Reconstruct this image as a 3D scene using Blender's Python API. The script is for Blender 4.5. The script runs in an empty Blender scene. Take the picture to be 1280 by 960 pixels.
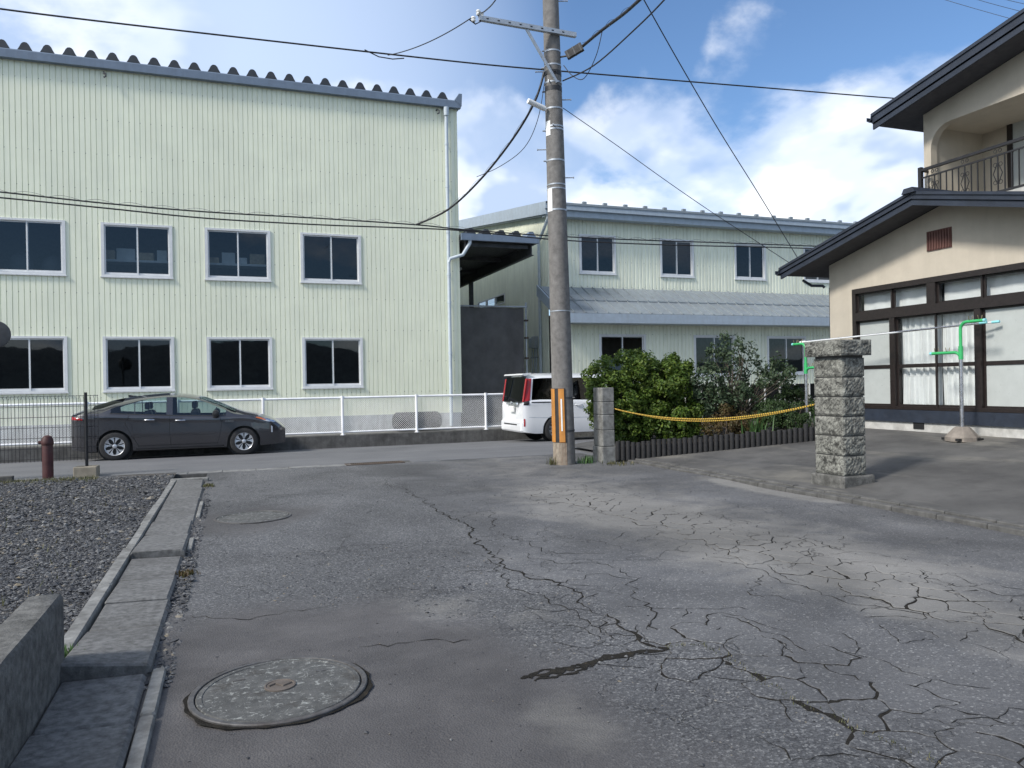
import bpy, bmesh, math, random
import numpy as np
from mathutils import Vector, Matrix

random.seed(7)
RNG = np.random.default_rng(11)
SC = bpy.context.scene
COL = SC.collection
PI = math.pi

# ------------------------------------------------------------------ camera
CAM_H, FOC, YAW, ROLL = 1.55, 950.0, math.radians(20.2), 0.0176
FW = Vector((math.sin(YAW), math.cos(YAW), 0))
RT = Vector((math.cos(YAW), -math.sin(YAW), 0))
UP = Vector((0, 0, 1))
cam_d = bpy.data.cameras.new('camera')
cam = bpy.data.objects.new('camera', cam_d)
COL.objects.link(cam)
cam_d.sensor_width = 36.0
cam_d.lens = 36.0 * FOC / 1280.0
cam_d.clip_start, cam_d.clip_end = 0.05, 5000
rx = RT * math.cos(ROLL) - UP * math.sin(ROLL)
ux = RT * math.sin(ROLL) + UP * math.cos(ROLL)
cam.matrix_world = Matrix(((rx.x, ux.x, -FW.x, 0), (rx.y, ux.y, -FW.y, 0), (rx.z, ux.z, -FW.z, CAM_H), (0, 0, 0, 1)))
SC.camera = cam

# ------------------------------------------------------------------ sky, sun, exposure
SUN_AZ, SUN_EL = math.radians(-106), math.radians(40)      # azimuth from +Y towards +X
W = bpy.data.worlds.new('World')
SC.world = W
W.use_nodes = True
nt = W.node_tree
nt.nodes.clear()


def wn(t, **k):
    n = nt.nodes.new(t)
    for a, b in k.items():
        setattr(n, a, b)
    return n


def wm(op, a, b=None, c=None):
    n = wn('ShaderNodeMath', operation=op)
    for i, v in enumerate((a, b, c)):
        if v is None:
            continue
        if isinstance(v, (int, float)):
            n.inputs[i].default_value = v
        else:
            nt.links.new(v, n.inputs[i])
    return n.outputs[0]


def wramp(v, stops, smooth=True):
    n = wn('ShaderNodeValToRGB')
    n.color_ramp.interpolation = 'EASE' if smooth else 'LINEAR'
    el = n.color_ramp.elements
    el[0].position, el[0].color = stops[0][0], stops[0][1]
    el[1].position, el[1].color = stops[-1][0], stops[-1][1]
    for p, c in stops[1:-1]:
        e = el.new(p)
        e.color = c
    nt.links.new(v, n.inputs[0])
    return n.outputs[0]


def g(v):
    return (v, v, v, 1)


sky = wn('ShaderNodeTexSky', sky_type='NISHITA')
sky.sun_disc = False
sky.sun_elevation, sky.sun_rotation = SUN_EL, SUN_AZ
sky.air_density, sky.dust_density, sky.ozone_density, sky.altitude = 1.0, 0.3, 3.5, 200
tc = wn('ShaderNodeTexCoord')
sep = wn('ShaderNodeSeparateXYZ')
nt.links.new(tc.outputs['Generated'], sep.inputs[0])
zz = wm('ADD', wm('MAXIMUM', sep.outputs[2], 0.0), 0.40)
comb = wn('ShaderNodeCombineXYZ')
nt.links.new(wm('DIVIDE', sep.outputs[0], zz), comb.inputs[0])
nt.links.new(wm('DIVIDE', sep.outputs[1], zz), comb.inputs[1])


def wnoise(scale, det, rough, off, dist=0.0):
    mp = wn('ShaderNodeMapping')
    mp.inputs['Location'].default_value = off
    nt.links.new(comb.outputs[0], mp.inputs[0])
    n = wn('ShaderNodeTexNoise')
    n.inputs['Scale'].default_value = scale
    n.inputs['Detail'].default_value = det
    n.inputs['Roughness'].default_value = rough
    n.inputs['Distortion'].default_value = dist
    nt.links.new(mp.outputs[0], n.inputs[0])
    return n.outputs[0]




def pdir(px, py):
    a, b = (px - 640) / FOC, (480 - py) / FOC
    X, Y = a * math.cos(ROLL) + b * math.sin(ROLL), -a * math.sin(ROLL) + b * math.cos(ROLL)
    return (FW + RT * X + UP * Y).normalized()


def lobe(px, py, deg, amt):
    """soft bias of the cloud cover round one direction of the sky"""
    d = wn('ShaderNodeVectorMath', operation='DOT_PRODUCT')
    nt.links.new(tc.outputs['Generated'], d.inputs[0])
    d.inputs[1].default_value = pdir(px, py)
    c = math.cos(math.radians(deg))
    r = wramp(d.outputs['Value'], [(0.0, g(0)), (max(0.01, c), g(0)), (0.99999, g(1))])
    return wm('MULTIPLY', r, amt)


def total(vals):
    t = vals[0]
    for v in vals[1:]:
        t = wm('ADD', t, v)
    return t


CLOUD_OFF = (6.6, 14.2, 0)
LIGHT = (0.07 * math.sin(SUN_AZ), 0.07 * math.cos(SUN_AZ))
bias = total([lobe(1090, 165, 9, 0.20), lobe(1010, 240, 9, 0.10), lobe(800, 195, 12, 0.14), lobe(630, 170, 9, 0.08), lobe(945, 55, 4, 0.07),
              lobe(755, 45, 8, -0.20), lobe(1000, 30, 11, -0.16), lobe(945, 140, 6, -0.10), lobe(1170, 50, 10, -0.16), lobe(250, 30, 26, -0.07)])
big = wm('ADD', wnoise(1.9, 8, 0.54, CLOUD_OFF, 0.15), bias)
low = wnoise(1.9, 5, 0.50, (CLOUD_OFF[0] - LIGHT[0], CLOUD_OFF[1] - LIGHT[1], 0), 0.15)
hi_ = wnoise(1.9, 5, 0.50, (CLOUD_OFF[0] + LIGHT[0], CLOUD_OFF[1] + LIGHT[1], 0), 0.15)
mask = wramp(big, [(0.46, g(0)), (0.555, g(0.62)), (0.67, g(1))])
shade = wramp(wm('ADD', wm('MULTIPLY', wm('SUBTRACT', low, hi_), 1.7), 0.5), [(0.38, (3.9, 4.8, 6.4, 1)), (0.50, (6.2, 6.8, 7.9, 1)), (0.62, (8.8, 8.9, 9.0, 1))])
veil = wm('ADD', wramp(wnoise(0.6, 4, 0.5, (1.3, 0.4, 2.0)), [(0.40, g(0.0)), (0.70, g(0.28))]), total([lobe(60, 20, 34, 0.6), lobe(420, 60, 16, 0.3)]))
mix1 = wn('ShaderNodeMix', data_type='RGBA')
nt.links.new(veil, mix1.inputs[0])
tint = wn('ShaderNodeMix', data_type='RGBA', blend_type='MULTIPLY')
tint.inputs[0].default_value = 1.0
nt.links.new(sky.outputs[0], tint.inputs[6])
tint.inputs[7].default_value = (0.88, 0.99, 1.07, 1)
nt.links.new(tint.outputs[2], mix1.inputs[6])
mix1.inputs[7].default_value = (4.2, 5.2, 7.0, 1)
mix2 = wn('ShaderNodeMix', data_type='RGBA')
nt.links.new(wm('MULTIPLY', mask, wramp(wm('ADD', sep.outputs[2], 0.5), [(0.49, g(0)), (0.51, g(0.92))])), mix2.inputs[0])
nt.links.new(mix1.outputs[2], mix2.inputs[6])
nt.links.new(shade, mix2.inputs[7])
# brighter veil round the sun, as thin cloud in front of it gives
dot = wn('ShaderNodeVectorMath', operation='DOT_PRODUCT')
nt.links.new(tc.outputs['Generated'], dot.inputs[0])
dot.inputs[1].default_value = (math.sin(SUN_AZ) * math.cos(SUN_EL), math.cos(SUN_AZ) * math.cos(SUN_EL), math.sin(SUN_EL))
halo = wramp(dot.outputs['Value'], [(0.60, g(0)), (0.85, g(0.4)), (1.0, g(1))])
mix3 = wn('ShaderNodeMix', data_type='RGBA')
nt.links.new(wm('MULTIPLY', halo, 0.95), mix3.inputs[0])
nt.links.new(mix2.outputs[2], mix3.inputs[6])
mix3.inputs[7].default_value = (11.0, 11.2, 11.6, 1)
bg = wn('ShaderNodeBackground')
bg.inputs['Strength'].default_value = 0.09
nt.links.new(mix3.outputs[2], bg.inputs[0])
wo = wn('ShaderNodeOutputWorld')
nt.links.new(bg.outputs[0], wo.inputs[0])

sun_d = bpy.data.lights.new('sun', 'SUN')
sun_d.energy, sun_d.angle, sun_d.color = 2.2, math.radians(9), (1.0, 0.95, 0.88)
sun = bpy.data.objects.new('sun', sun_d)
COL.objects.link(sun)
sd = Vector((math.sin(SUN_AZ) * math.cos(SUN_EL), math.cos(SUN_AZ) * math.cos(SUN_EL), math.sin(SUN_EL)))
sun.rotation_euler = sd.to_track_quat('Z', 'Y').to_euler()
sun.location = (-20, 10, 30)

SC.view_settings.view_transform = 'Standard'
SC.view_settings.look = 'None'
SC.view_settings.gamma = 1.0
SC.view_settings.exposure = 0.82
SC.view_settings.use_curve_mapping = False


# ------------------------------------------------------------------ helpers
def P(px, py, x=None, y=None, z=None):
    """photo pixel -> point on the plane x=, y= or z= that the thing touches"""
    a, b = (px - 640) / FOC, (480 - py) / FOC
    X = a * math.cos(ROLL) + b * math.sin(ROLL)
    Y = -a * math.sin(ROLL) + b * math.cos(ROLL)
    d = FW + RT * X + UP * Y
    t = x / d.x if x is not None else y / d.y if y is not None else (z - CAM_H) / d.z
    return d * t + Vector((0, 0, CAM_H))


def root_loc(o):
    v = Vector((0, 0, 0))
    while o is not None:
        v += o.location
        o = o.parent
    return v


def thing(name, label, cat, loc=(0, 0, 0), group=None, rz=0.0):
    o = bpy.data.objects.new(name, None)
    o.empty_display_size = 0.2
    COL.objects.link(o)
    o.location = loc
    o.rotation_euler = (0, 0, rz)
    o['label'], o['category'] = label, cat
    if group:
        o['group'] = group
    return o


def tag(o, label, cat, group=None):
    o['label'], o['category'] = label, cat
    if group:
        o['group'] = group
    return o


def struct(o, kind='structure'):
    o['kind'] = kind
    return o


def link_mesh(name, me, mat, parent=None):
    o = bpy.data.objects.new(name, me)
    COL.objects.link(o)
    if mat is not None and not me.materials:
        me.materials.append(mat)
    o.parent = parent
    return o


def np_mesh(name, verts, faces, mat, parent=None, smooth=False, attrs=None):
    """big meshes from arrays; faces is an (n,k) array"""
    verts = np.asarray(verts, np.float32)
    if parent is not None:
        verts = verts - np.array(root_loc(parent), np.float32)
    faces = np.asarray(faces, np.int32)
    n, k = faces.shape
    me = bpy.data.meshes.new(name)
    me.vertices.add(len(verts))
    me.vertices.foreach_set('co', verts.ravel())
    me.loops.add(n * k)
    me.loops.foreach_set('vertex_index', faces.ravel())
    me.polygons.add(n)
    me.polygons.foreach_set('loop_start', np.arange(0, n * k, k, dtype=np.int32))
    me.polygons.foreach_set('use_smooth', np.full(n, smooth, dtype=bool))
    if attrs:
        for an, av in attrs.items():
            a = me.attributes.new(an, 'FLOAT', 'POINT')
            a.data.foreach_set('value', np.asarray(av, np.float32))
    me.update(calc_edges=True)
    return link_mesh(name, me, mat, parent)


class MB:
    def __init__(s):
        s.v, s.f = [], []

    def add(s, vs, fs):
        k = len(s.v)
        s.v += [tuple(p) for p in vs]
        s.f += [tuple(i + k for i in f) for f in fs]
        return s

    def box(s, x0, x1, y0, y1, z0, z1):
        return s.add([(x0, y0, z0), (x1, y0, z0), (x1, y1, z0), (x0, y1, z0), (x0, y0, z1), (x1, y0, z1), (x1, y1, z1), (x0, y1, z1)],
                     [(0, 3, 2, 1), (4, 5, 6, 7), (0, 1, 5, 4), (1, 2, 6, 5), (2, 3, 7, 6), (3, 0, 4, 7)])

    def cbox(s, x0, x1, y0, y1, z0, z1, c=0.01):
        """box with chamfered vertical and top edges"""
        def ring(i, z):
            return [(x0 + i + c, y0 + i, z), (x1 - i - c, y0 + i, z), (x1 - i, y0 + i + c, z), (x1 - i, y1 - i - c, z),
                    (x1 - i - c, y1 - i, z), (x0 + i + c, y1 - i, z), (x0 + i, y1 - i - c, z), (x0 + i, y0 + i + c, z)]
        vs = ring(c * .6, z0) + ring(0, z0 + c) + ring(0, z1 - c) + ring(c * .6, z1)
        fs = [tuple(range(7, -1, -1)), tuple(range(24, 32))]
        for r in range(3):
            for i in range(8):
                j = (i + 1) % 8
                fs.append((r * 8 + i, r * 8 + j, r * 8 + 8 + j, r * 8 + 8 + i))
        return s.add(vs, fs)

    def hexa(s, a, b):
        """a: 4 bottom points ccw, b: 4 top points"""
        return s.add(list(a) + list(b), [(0, 3, 2, 1), (4, 5, 6, 7), (0, 1, 5, 4), (1, 2, 6, 5), (2, 3, 7, 6), (3, 0, 4, 7)])

    def prism(s, poly, fn, a, b):
        """poly of 2-D points, fn(u,v,d) -> 3-D, extruded from d=a to d=b"""
        n = len(poly)
        vs = [fn(u, v, a) for u, v in poly] + [fn(u, v, b) for u, v in poly]
        fs = [tuple(range(n - 1, -1, -1)), tuple(range(n, 2 * n))]
        fs += [(i, (i + 1) % n, n + (i + 1) % n, n + i) for i in range(n)]
        return s.add(vs, fs)

    def tube(s, path, r, n=8, caps=True, r1=None):
        path = [Vector(p) for p in path]
        m = len(path)
        vs = []
        prev = None
        for i, p in enumerate(path):
            d = (path[min(i + 1, m - 1)] - path[max(i - 1, 0)])
            if d.length < 1e-9:
                d = Vector((0, 0, 1))
            d.normalize()
            if prev is None:
                a = Vector((0, 0, 1)) if abs(d.z) < 0.9 else Vector((1, 0, 0))
                u = d.cross(a).normalized()
            else:
                u = (prev - d * prev.dot(d))
                u = u.normalized() if u.length > 1e-6 else d.orthogonal().normalized()
            prev = u
            w = d.cross(u)
            rr = (r[i] if isinstance(r, (list, tuple)) else r + ((r1 - r) * i / max(1, m - 1) if r1 is not None else 0))
            for k in range(n):
                t = 2 * PI * k / n
                vs.append(p + u * (rr * math.cos(t)) + w * (rr * math.sin(t)))
        fs = []
        for i in range(m - 1):
            for k in range(n):
                j = (k + 1) % n
                fs.append((i * n + k, i * n + j, (i + 1) * n + j, (i + 1) * n + k))
        if caps:
            fs += [tuple(range(n - 1, -1, -1)), tuple(range((m - 1) * n, m * n))]
        return s.add(vs, fs)

    def lathe(s, prof, c=(0, 0, 0), n=24, axis='z', caps=True):
        vs = []
        for r, h in prof:
            for k in range(n):
                t = 2 * PI * k / n
                a, b = r * math.cos(t), r * math.sin(t)
                q = (a, b, h) if axis == 'z' else (a, h, b) if axis == 'y' else (h, a, b)
                vs.append((c[0] + q[0], c[1] + q[1], c[2] + q[2]))
        fs = []
        m = len(prof)
        for i in range(m - 1):
            for k in range(n):
                j = (k + 1) % n
                fs.append((i * n + k, i * n + j, (i + 1) * n + j, (i + 1) * n + k))
        if caps and prof[0][0] > 1e-6:
            fs.append(tuple(range(n - 1, -1, -1)))
        if caps and prof[-1][0] > 1e-6:
            fs.append(tuple(range((m - 1) * n, m * n)))
        return s.add(vs, fs)

    def grid(s, fn, nu, nv):
        vs = [fn(i / nu, j / nv) for j in range(nv + 1) for i in range(nu + 1)]
        fs = [(j * (nu + 1) + i, j * (nu + 1) + i + 1, (j + 1) * (nu + 1) + i + 1, (j + 1) * (nu + 1) + i) for j in range(nv) for i in range(nu)]
        return s.add(vs, fs)

    def mesh(s, name, off=(0, 0, 0), smooth=None):
        me = bpy.data.meshes.new(name)
        o = Vector(off)
        me.from_pydata([tuple(Vector(p) - o) for p in s.v], [], s.f)
        me.update()
        if smooth is not None:
            me.polygons.foreach_set('use_smooth', [True] * len(me.polygons))
            me.set_sharp_from_angle(angle=math.radians(smooth))
        return me

    def build(s, name, mat, parent=None, smooth=None, local=False):
        off = (0, 0, 0) if (local or parent is None) else root_loc(parent)
        return link_mesh(name, s.mesh(name, off, smooth), mat, parent)


def rot_pts(pts, ang, c=(0, 0)):
    ca, sa = math.cos(ang), math.sin(ang)
    return [(c[0] + (p[0] - c[0]) * ca - (p[1] - c[1]) * sa, c[1] + (p[0] - c[0]) * sa + (p[1] - c[1]) * ca, *p[2:]) for p in pts]


# ------------------------------------------------------------------ materials
MATS = {}


class NT:
    """small wrapper to write node materials"""
    def __init__(s, name):
        s.m = bpy.data.materials.new(name)
        s.m.use_nodes = True
        s.t = s.m.node_tree
        s.b = s.t.nodes['Principled BSDF']
        geo = s.t.nodes.new('ShaderNodeNewGeometry')
        s.pos = geo.outputs['Position']
        s.isl = geo.outputs['Random Per Island']
        MATS[name] = s.m

    def n(s, t, **k):
        q = s.t.nodes.new(t)
        for a, b in k.items():
            setattr(q, a, b)
        return q

    def put(s, sock, v):
        if isinstance(v, bpy.types.NodeSocket):
            s.t.links.new(v, sock)
        elif isinstance(v, (tuple, list)) and len(v) == 3 and sock.type == 'RGBA':
            sock.default_value = (*v, 1)
        else:
            sock.default_value = v

    def noise(s, scale, det=4, rough=.55, vec=None, dist=0.0):
        q = s.n('ShaderNodeTexNoise')
        s.put(q.inputs['Vector'], vec or s.pos)
        s.put(q.inputs['Scale'], scale)
        s.put(q.inputs['Detail'], det)
        s.put(q.inputs['Roughness'], rough)
        s.put(q.inputs['Distortion'], dist)
        return q.outputs[0]

    def scaled(s, v):
        q = s.n('ShaderNodeVectorMath', operation='MULTIPLY')
        s.t.links.new(s.pos, q.inputs[0])
        q.inputs[1].default_value = v
        return q.outputs[0]

    def voro(s, scale, feature='F1', vec=None, out=0):
        q = s.n('ShaderNodeTexVoronoi', feature=feature)
        s.put(q.inputs['Vector'], vec or s.pos)
        s.put(q.inputs['Scale'], scale)
        return q.outputs[out]

    def ramp(s, v, stops):
        q = s.n('ShaderNodeValToRGB')
        el = q.color_ramp.elements
        fix = lambda c: (c, c, c, 1) if isinstance(c, (int, float)) else (*c, 1)
        el[0].position, el[0].color = stops[0][0], fix(stops[0][1])
        el[1].position, el[1].color = stops[-1][0], fix(stops[-1][1])
        for p, c in stops[1:-1]:
            e = el.new(p)
            e.color = fix(c)
        s.t.links.new(v, q.inputs[0])
        return q.outputs[0]

    def mix(s, f, a, b, mode='MIX'):
        q = s.n('ShaderNodeMix', data_type='RGBA', blend_type=mode)
        s.put(q.inputs[0], f)
        s.put(q.inputs[6], a)
        s.put(q.inputs[7], b)
        return q.outputs[2]

    def math(s, op, a, b=0.0, clamp=False):
        q = s.n('ShaderNodeMath', operation=op, use_clamp=clamp)
        s.put(q.inputs[0], a)
        s.put(q.inputs[1], b)
        return q.outputs[0]

    def attr(s, name):
        q = s.n('ShaderNodeAttribute', attribute_name=name)
        return q.outputs['Fac']

    def bump(s, h, strength=.3, dist=.01, prev=None):
        q = s.n('ShaderNodeBump')
        s.put(q.inputs['Strength'], strength)
        s.put(q.inputs['Distance'], dist)
        s.put(q.inputs['Height'], h)
        if prev is not None:
            s.put(q.inputs['Normal'], prev)
        return q.outputs[0]

    def out(s, col=None, rough=None, normal=None, metal=None, spec=None, **k):
        for nm, v in (('Base Color', col), ('Roughness', rough), ('Normal', normal), ('Metallic', metal), ('Specular IOR Level', spec)):
            if v is not None:
                s.put(s.b.inputs[nm], v)
        for nm, v in k.items():
            s.put(s.b.inputs[nm], v)
        return s.m


def pm(name, col, rough=.6, var=.18, scale=6.0, bump=.15, bscale=80.0, bdist=.004, metal=0.0, spec=.5, dirt=None, dirt_amt=.0, dscale=2.2, streak=False):
    """plain painted / concrete / plastic material with uneven colour and fine relief"""
    q = NT(name)
    lo = tuple(max(0, c * (1 - var)) for c in col)
    hi = tuple(min(1, c * (1 + var)) for c in col)
    c = q.ramp(q.noise(scale, 6, .62), [(.32, lo), (.68, hi)])
    if dirt:
        vec = q.scaled((3.0, 3.0, .35)) if streak else None
        f = q.ramp(q.noise(dscale, 7, .68, vec=vec, dist=.4), [(.46, 0.0), (.72, dirt_amt)])
        c = q.mix(f, c, dirt)
    nrm = q.bump(q.noise(bscale, 5, .6), bump, bdist) if bump else None
    r = q.ramp(q.noise(scale * 2.3, 4), [(.3, max(0, rough - .1)), (.7, min(1, rough + .1))])
    return q.out(c, r, nrm, metal, spec)
pm('cladding', (.84, .855, .675), rough=.42, var=.04, scale=1.3, bump=.05, bscale=9, bdist=.01, dirt=(.52, .57, .49), dirt_amt=.22, dscale=1.2, streak=True)
pm('cladding_shop', (.80, .82, .67), rough=.45, var=.05, scale=1.3, bump=.05, bscale=9, bdist=.01, dirt=(.42, .44, .36), dirt_amt=.35, dscale=1.4, streak=True)
pm('trim_blue', (.15, .195, .26), rough=.45, var=.08, bump=.05, dirt=(.10, .125, .16), dirt_amt=.4, streak=True)
pm('trim_pale', (.34, .40, .46), rough=.45, var=.08, bump=.05, dirt=(.26, .29, .31), dirt_amt=.45, streak=True)
pm('roof_dark', (.032, .037, .045), rough=.5, var=.2)
pm('roof_grey', (.22, .25, .27), rough=.42, var=.12, dirt=(.17, .18, .18), dirt_amt=.5)
pm('aluminium', (.66, .67, .67), rough=.45, var=.06, metal=.0, bump=.03)
pm('galvanised', (.40, .43, .46), rough=.45, var=.16, scale=25, metal=.55, bump=.05)
pm('pipe_pvc', (.50, .56, .60), rough=.4, var=.08, bump=.03)
pm('steel_dark', (.045, .048, .052), rough=.55, var=.3)
pm('interior', (.17, .175, .18), rough=.9, var=.2)
pm('carton', (.42, .33, .22), rough=.85, var=.3)
pm('shelf_white', (.60, .62, .62), rough=.6, var=.1)
pm('plinth', (.50, .51, .50), rough=.85, var=.12, bump=.4, dirt=(.24, .24, .22), dirt_amt=.6, streak=True)
pm('concrete', (.20, .20, .19), rough=.92, var=.35, scale=11, bump=.6, bscale=120, dirt=(.075, .072, .066), dirt_amt=.8, dscale=3.5)
pm('concrete_dark', (.10, .098, .093), rough=.95, var=.35, scale=5, bump=.6, bscale=90, dirt=(.045, .043, .04), dirt_amt=.75, dscale=2.0, streak=True)
pm('concrete_pale', (.46, .455, .43), rough=.9, var=.2, bump=.4, dirt=(.2, .19, .17), dirt_amt=.5)
pm('pole_concrete', (.165, .158, .15), rough=.9, var=.28, scale=9, bump=.35, bscale=160, dirt=(.12, .11, .10), dirt_amt=.55, dscale=1.3, streak=True)
pm('white_steel', (.88, .89, .90), rough=.45, var=.06, bump=.04, dirt=(.45, .43, .40), dirt_amt=.35)
pm('black_rubber', (.009, .009, .010), rough=.6, var=.3)
pm('cable_black', (.02, .02, .022), rough=.55, var=.2, bump=0)
pm('tarp', (.105, .10, .095), rough=.75, var=.2, scale=2.0, bump=.3, bscale=5, bdist=.05)
pm('dark_brown', (.020, .015, .014), rough=.38, var=.3, scale=20, bump=.08)
pm('iron_black', (.012, .012, .014), rough=.6, var=.2, bump=.05)
pm('house_metal', (.020, .027, .042), rough=.55, var=.25, scale=4, bump=.15, bscale=7, bdist=.03)
pm('soffit', (.075, .075, .085), rough=.8, var=.15)
pm('stucco', (.50, .45, .37), rough=.93, var=.06, scale=2.5, bump=.55, bscale=190, bdist=.006, dirt=(.40, .36, .29), dirt_amt=.4, dscale=1.0, streak=True)
pm('curtain', (.74, .75, .74), rough=.95, var=.05)
pm('frosted', (.43, .455, .44), rough=.35, var=.04, bump=.05, bscale=300)
pm('vent_brown', (.12, .055, .045), rough=.7, var=.2)
pm('hydrant_red', (.06, .014, .014), rough=.6, var=.3, dirt=(.06, .035, .03), dirt_amt=.7)
pm('block_tan', (.25, .22, .17), rough=.95, var=.25, bump=.5)
pm('log_black', (.013, .013, .014), rough=.8, var=.35, scale=25, bump=.5, bscale=60, bdist=.008)
pm('green_plastic', (.045, .40, .13), rough=.35, var=.08, bump=0)
pm('aqua_plastic', (.25, .62, .66), rough=.35, var=.08, bump=0)
pm('stainless', (.50, .50, .52), rough=.28, var=.06, metal=.9, bump=0)
pm('stand_foot', (.20, .175, .15), rough=.95, var=.25, bump=.5)
pm('rope_yellow', (.55, .36, .05), rough=.85, var=.25, scale=60, bump=.2)
pm('rope_black', (.02, .02, .02), rough=.9, var=.2, bump=0)
pm('guard_yellow', (.50, .21, .04), rough=.5, var=.15, dirt=(.25, .15, .07), dirt_amt=.5, streak=True)
pm('guard_black', (.025, .022, .022), rough=.55, var=.25)
pm('reflector_white', (.78, .78, .76), rough=.35, var=.05, bump=0)
pm('rust', (.075, .055, .042), rough=.9, var=.4)
pm('soil', (.075, .06, .045), rough=1, var=.4, bump=.9, bscale=40, bdist=.02)
pm('bark', (.11, .09, .07), rough=.95, var=.35, scale=20, bump=.6)
pm('iron_cast', (.10, .098, .098), rough=.6, var=.35, scale=20, bump=.35, bscale=60, metal=.3, dirt=(.05, .035, .025), dirt_amt=.6)
pm('tail_red', (.35, .012, .016), rough=.15, var=.1, bump=0)
pm('lamp_orange', (.65, .16, .05), rough=.2, var=.1, bump=0)
pm('chrome', (.66, .67, .69), rough=.18, var=.05, metal=1.0, bump=0)
pm('alloy', (.56, .57, .59), rough=.32, var=.05, metal=.6, bump=0)
pm('tyre', (.022, .022, .023), rough=.85, var=.2, bump=.1)
pm('trim_black', (.015, .015, .016), rough=.5, var=.2, bump=0)
pm('brass', (.40, .33, .20), rough=.4, var=.1, metal=.7, bump=0)
pm('emblem_tan', (.125, .105, .09), rough=.85, var=.3, bump=.4)
pm('paint_white_text', (.72, .73, .74), rough=.4, var=.03, bump=0)


def leaf_mat(name, a, b, c):
    q = NT(name)
    col = q.ramp(q.isl, [(0, a), (.5, b), (1, c)])
    col = q.mix(q.ramp(q.noise(2.5, 3), [(.35, 0.0), (.7, .5)]), col, a)
    q.out(col, .5, None, 0, .35)
    q.b.inputs['Subsurface Weight'].default_value = 0.0
    tr = q.n('ShaderNodeBsdfTranslucent')
    q.t.links.new(col, tr.inputs[0])
    mx = q.n('ShaderNodeMixShader')
    mx.inputs[0].default_value = .28
    q.t.links.new(q.b.outputs[0], mx.inputs[1])
    q.t.links.new(tr.outputs[0], mx.inputs[2])
    q.t.links.new(mx.outputs[0], q.t.nodes['Material Output'].inputs[0])


leaf_mat('leaf_green', (.045, .085, .013), (.09, .155, .022), (.18, .235, .04))
leaf_mat('leaf_dark', (.03, .055, .02), (.05, .09, .03), (.08, .125, .045))
leaf_mat('leaf_grey', (.04, .07, .035), (.065, .10, .05), (.10, .13, .07))
leaf_mat('leaf_iris', (.05, .11, .035), (.08, .16, .05), (.12, .20, .07))
leaf_mat('grass_dry', (.07, .085, .03), (.12, .12, .05), (.20, .16, .09))
leaf_mat('leaf_rust', (.07, .05, .02), (.11, .07, .03), (.09, .10, .03))


def glass_mat(name, tint, refl=.09, rough=.02, graze=.9):
    q = NT(name)
    q.t.nodes.remove(q.b)
    tr = q.n('ShaderNodeBsdfTransparent')
    tr.inputs[0].default_value = (*tint, 1)
    gl = q.n('ShaderNodeBsdfGlossy')
    gl.inputs['Roughness'].default_value = rough
    gl.inputs['Color'].default_value = (.9, .95, 1, 1)
    wob = q.bump(q.noise(1.6, 2), .05, .02)
    q.t.links.new(wob, gl.inputs['Normal'])
    geo = q.n('ShaderNodeNewGeometry')
    dt = q.n('ShaderNodeVectorMath', operation='DOT_PRODUCT')
    q.t.links.new(geo.outputs['Normal'], dt.inputs[0])
    q.t.links.new(geo.outputs['Incoming'], dt.inputs[1])
    c1 = q.math('SUBTRACT', 1.0, q.math('ABSOLUTE', dt.outputs['Value']))
    f = q.math('ADD', q.math('MULTIPLY', q.math('POWER', c1, 5.0), graze), refl, True)
    mx = q.n('ShaderNodeMixShader')
    q.t.links.new(f, mx.inputs[0])
    q.t.links.new(tr.outputs[0], mx.inputs[1])
    q.t.links.new(gl.outputs[0], mx.inputs[2])
    q.t.links.new(mx.outputs[0], q.t.nodes['Material Output'].inputs[0])


glass_mat('glass_window', (.48, .54, .58), .05)
glass_mat('glass_clear', (.88, .90, .90), .04)
glass_mat('glass_car', (.62, .72, .72), .06)
glass_mat('glass_rear', (.05, .055, .06), .02, .03, .2)
glass_mat('glass_privacy', (.07, .08, .09), .05)


def car_paint(name, col, metal):
    q = NT(name)
    c = q.ramp(q.noise(3.0, 3), [(.3, tuple(v * .96 for v in col)), (.7, tuple(min(1, v * 1.04) for v in col))])
    q.out(c, .24, None, metal, .5)
    q.b.inputs['Coat Weight'].default_value = 1.0
    q.b.inputs['Coat Roughness'].default_value = .03


car_paint('paint_grey', (.058, .057, .063), .5)
car_paint('paint_white', (.80, .81, .82), 0.0)

# --- asphalt of the side road (masks come from the mesh)
q = NT('asphalt')
stone = q.voro(95, 'F1', out=1)
sep_ = q.n('ShaderNodeSeparateColor')
q.t.links.new(stone, sep_.inputs[0])
sv = sep_.outputs[0]
base = q.ramp(q.noise(1.1, 8, .65), [(.3, (.070, .071, .075)), (.7, (.125, .125, .127))])
agg = q.ramp(sv, [(0, (.043, .044, .047)), (.55, (.094, .096, .100)), (.86, (.158, .16, .162)), (1, (.28, .28, .275))])
coarse = q.attr('coarse')
col = q.mix(q.math('MULTIPLY', coarse, .72), base, agg)
speck = q.ramp(sv, [(.93, 0.0), (.97, .55)])
col = q.mix(speck, col, (.25, .25, .245))
patch = q.attr('patch')
pc = q.ramp(q.noise(2.3, 7, .62), [(.3, (.066, .063, .064)), (.7, (.108, .103, .102))])
pc = q.mix(q.ramp(q.voro(230, 'F1', out=0), [(.10, .35), (.25, 0.0)]), pc, (.20, .195, .19))
col = q.mix(q.math('MULTIPLY', patch, .92), col, pc)
dust = q.attr('dust')
dn = q.ramp(q.math('ADD', q.noise(1.7, 8, .66, dist=.5), q.math('MULTIPLY', dust, .42)), [(.66, 0.0), (1.05, .70)])
col = q.mix(dn, col, (.225, .217, .20))
big_ = q.ramp(q.noise(.55, 5, .55, dist=.8), [(.35, .74), (.65, 1.18)])
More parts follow.
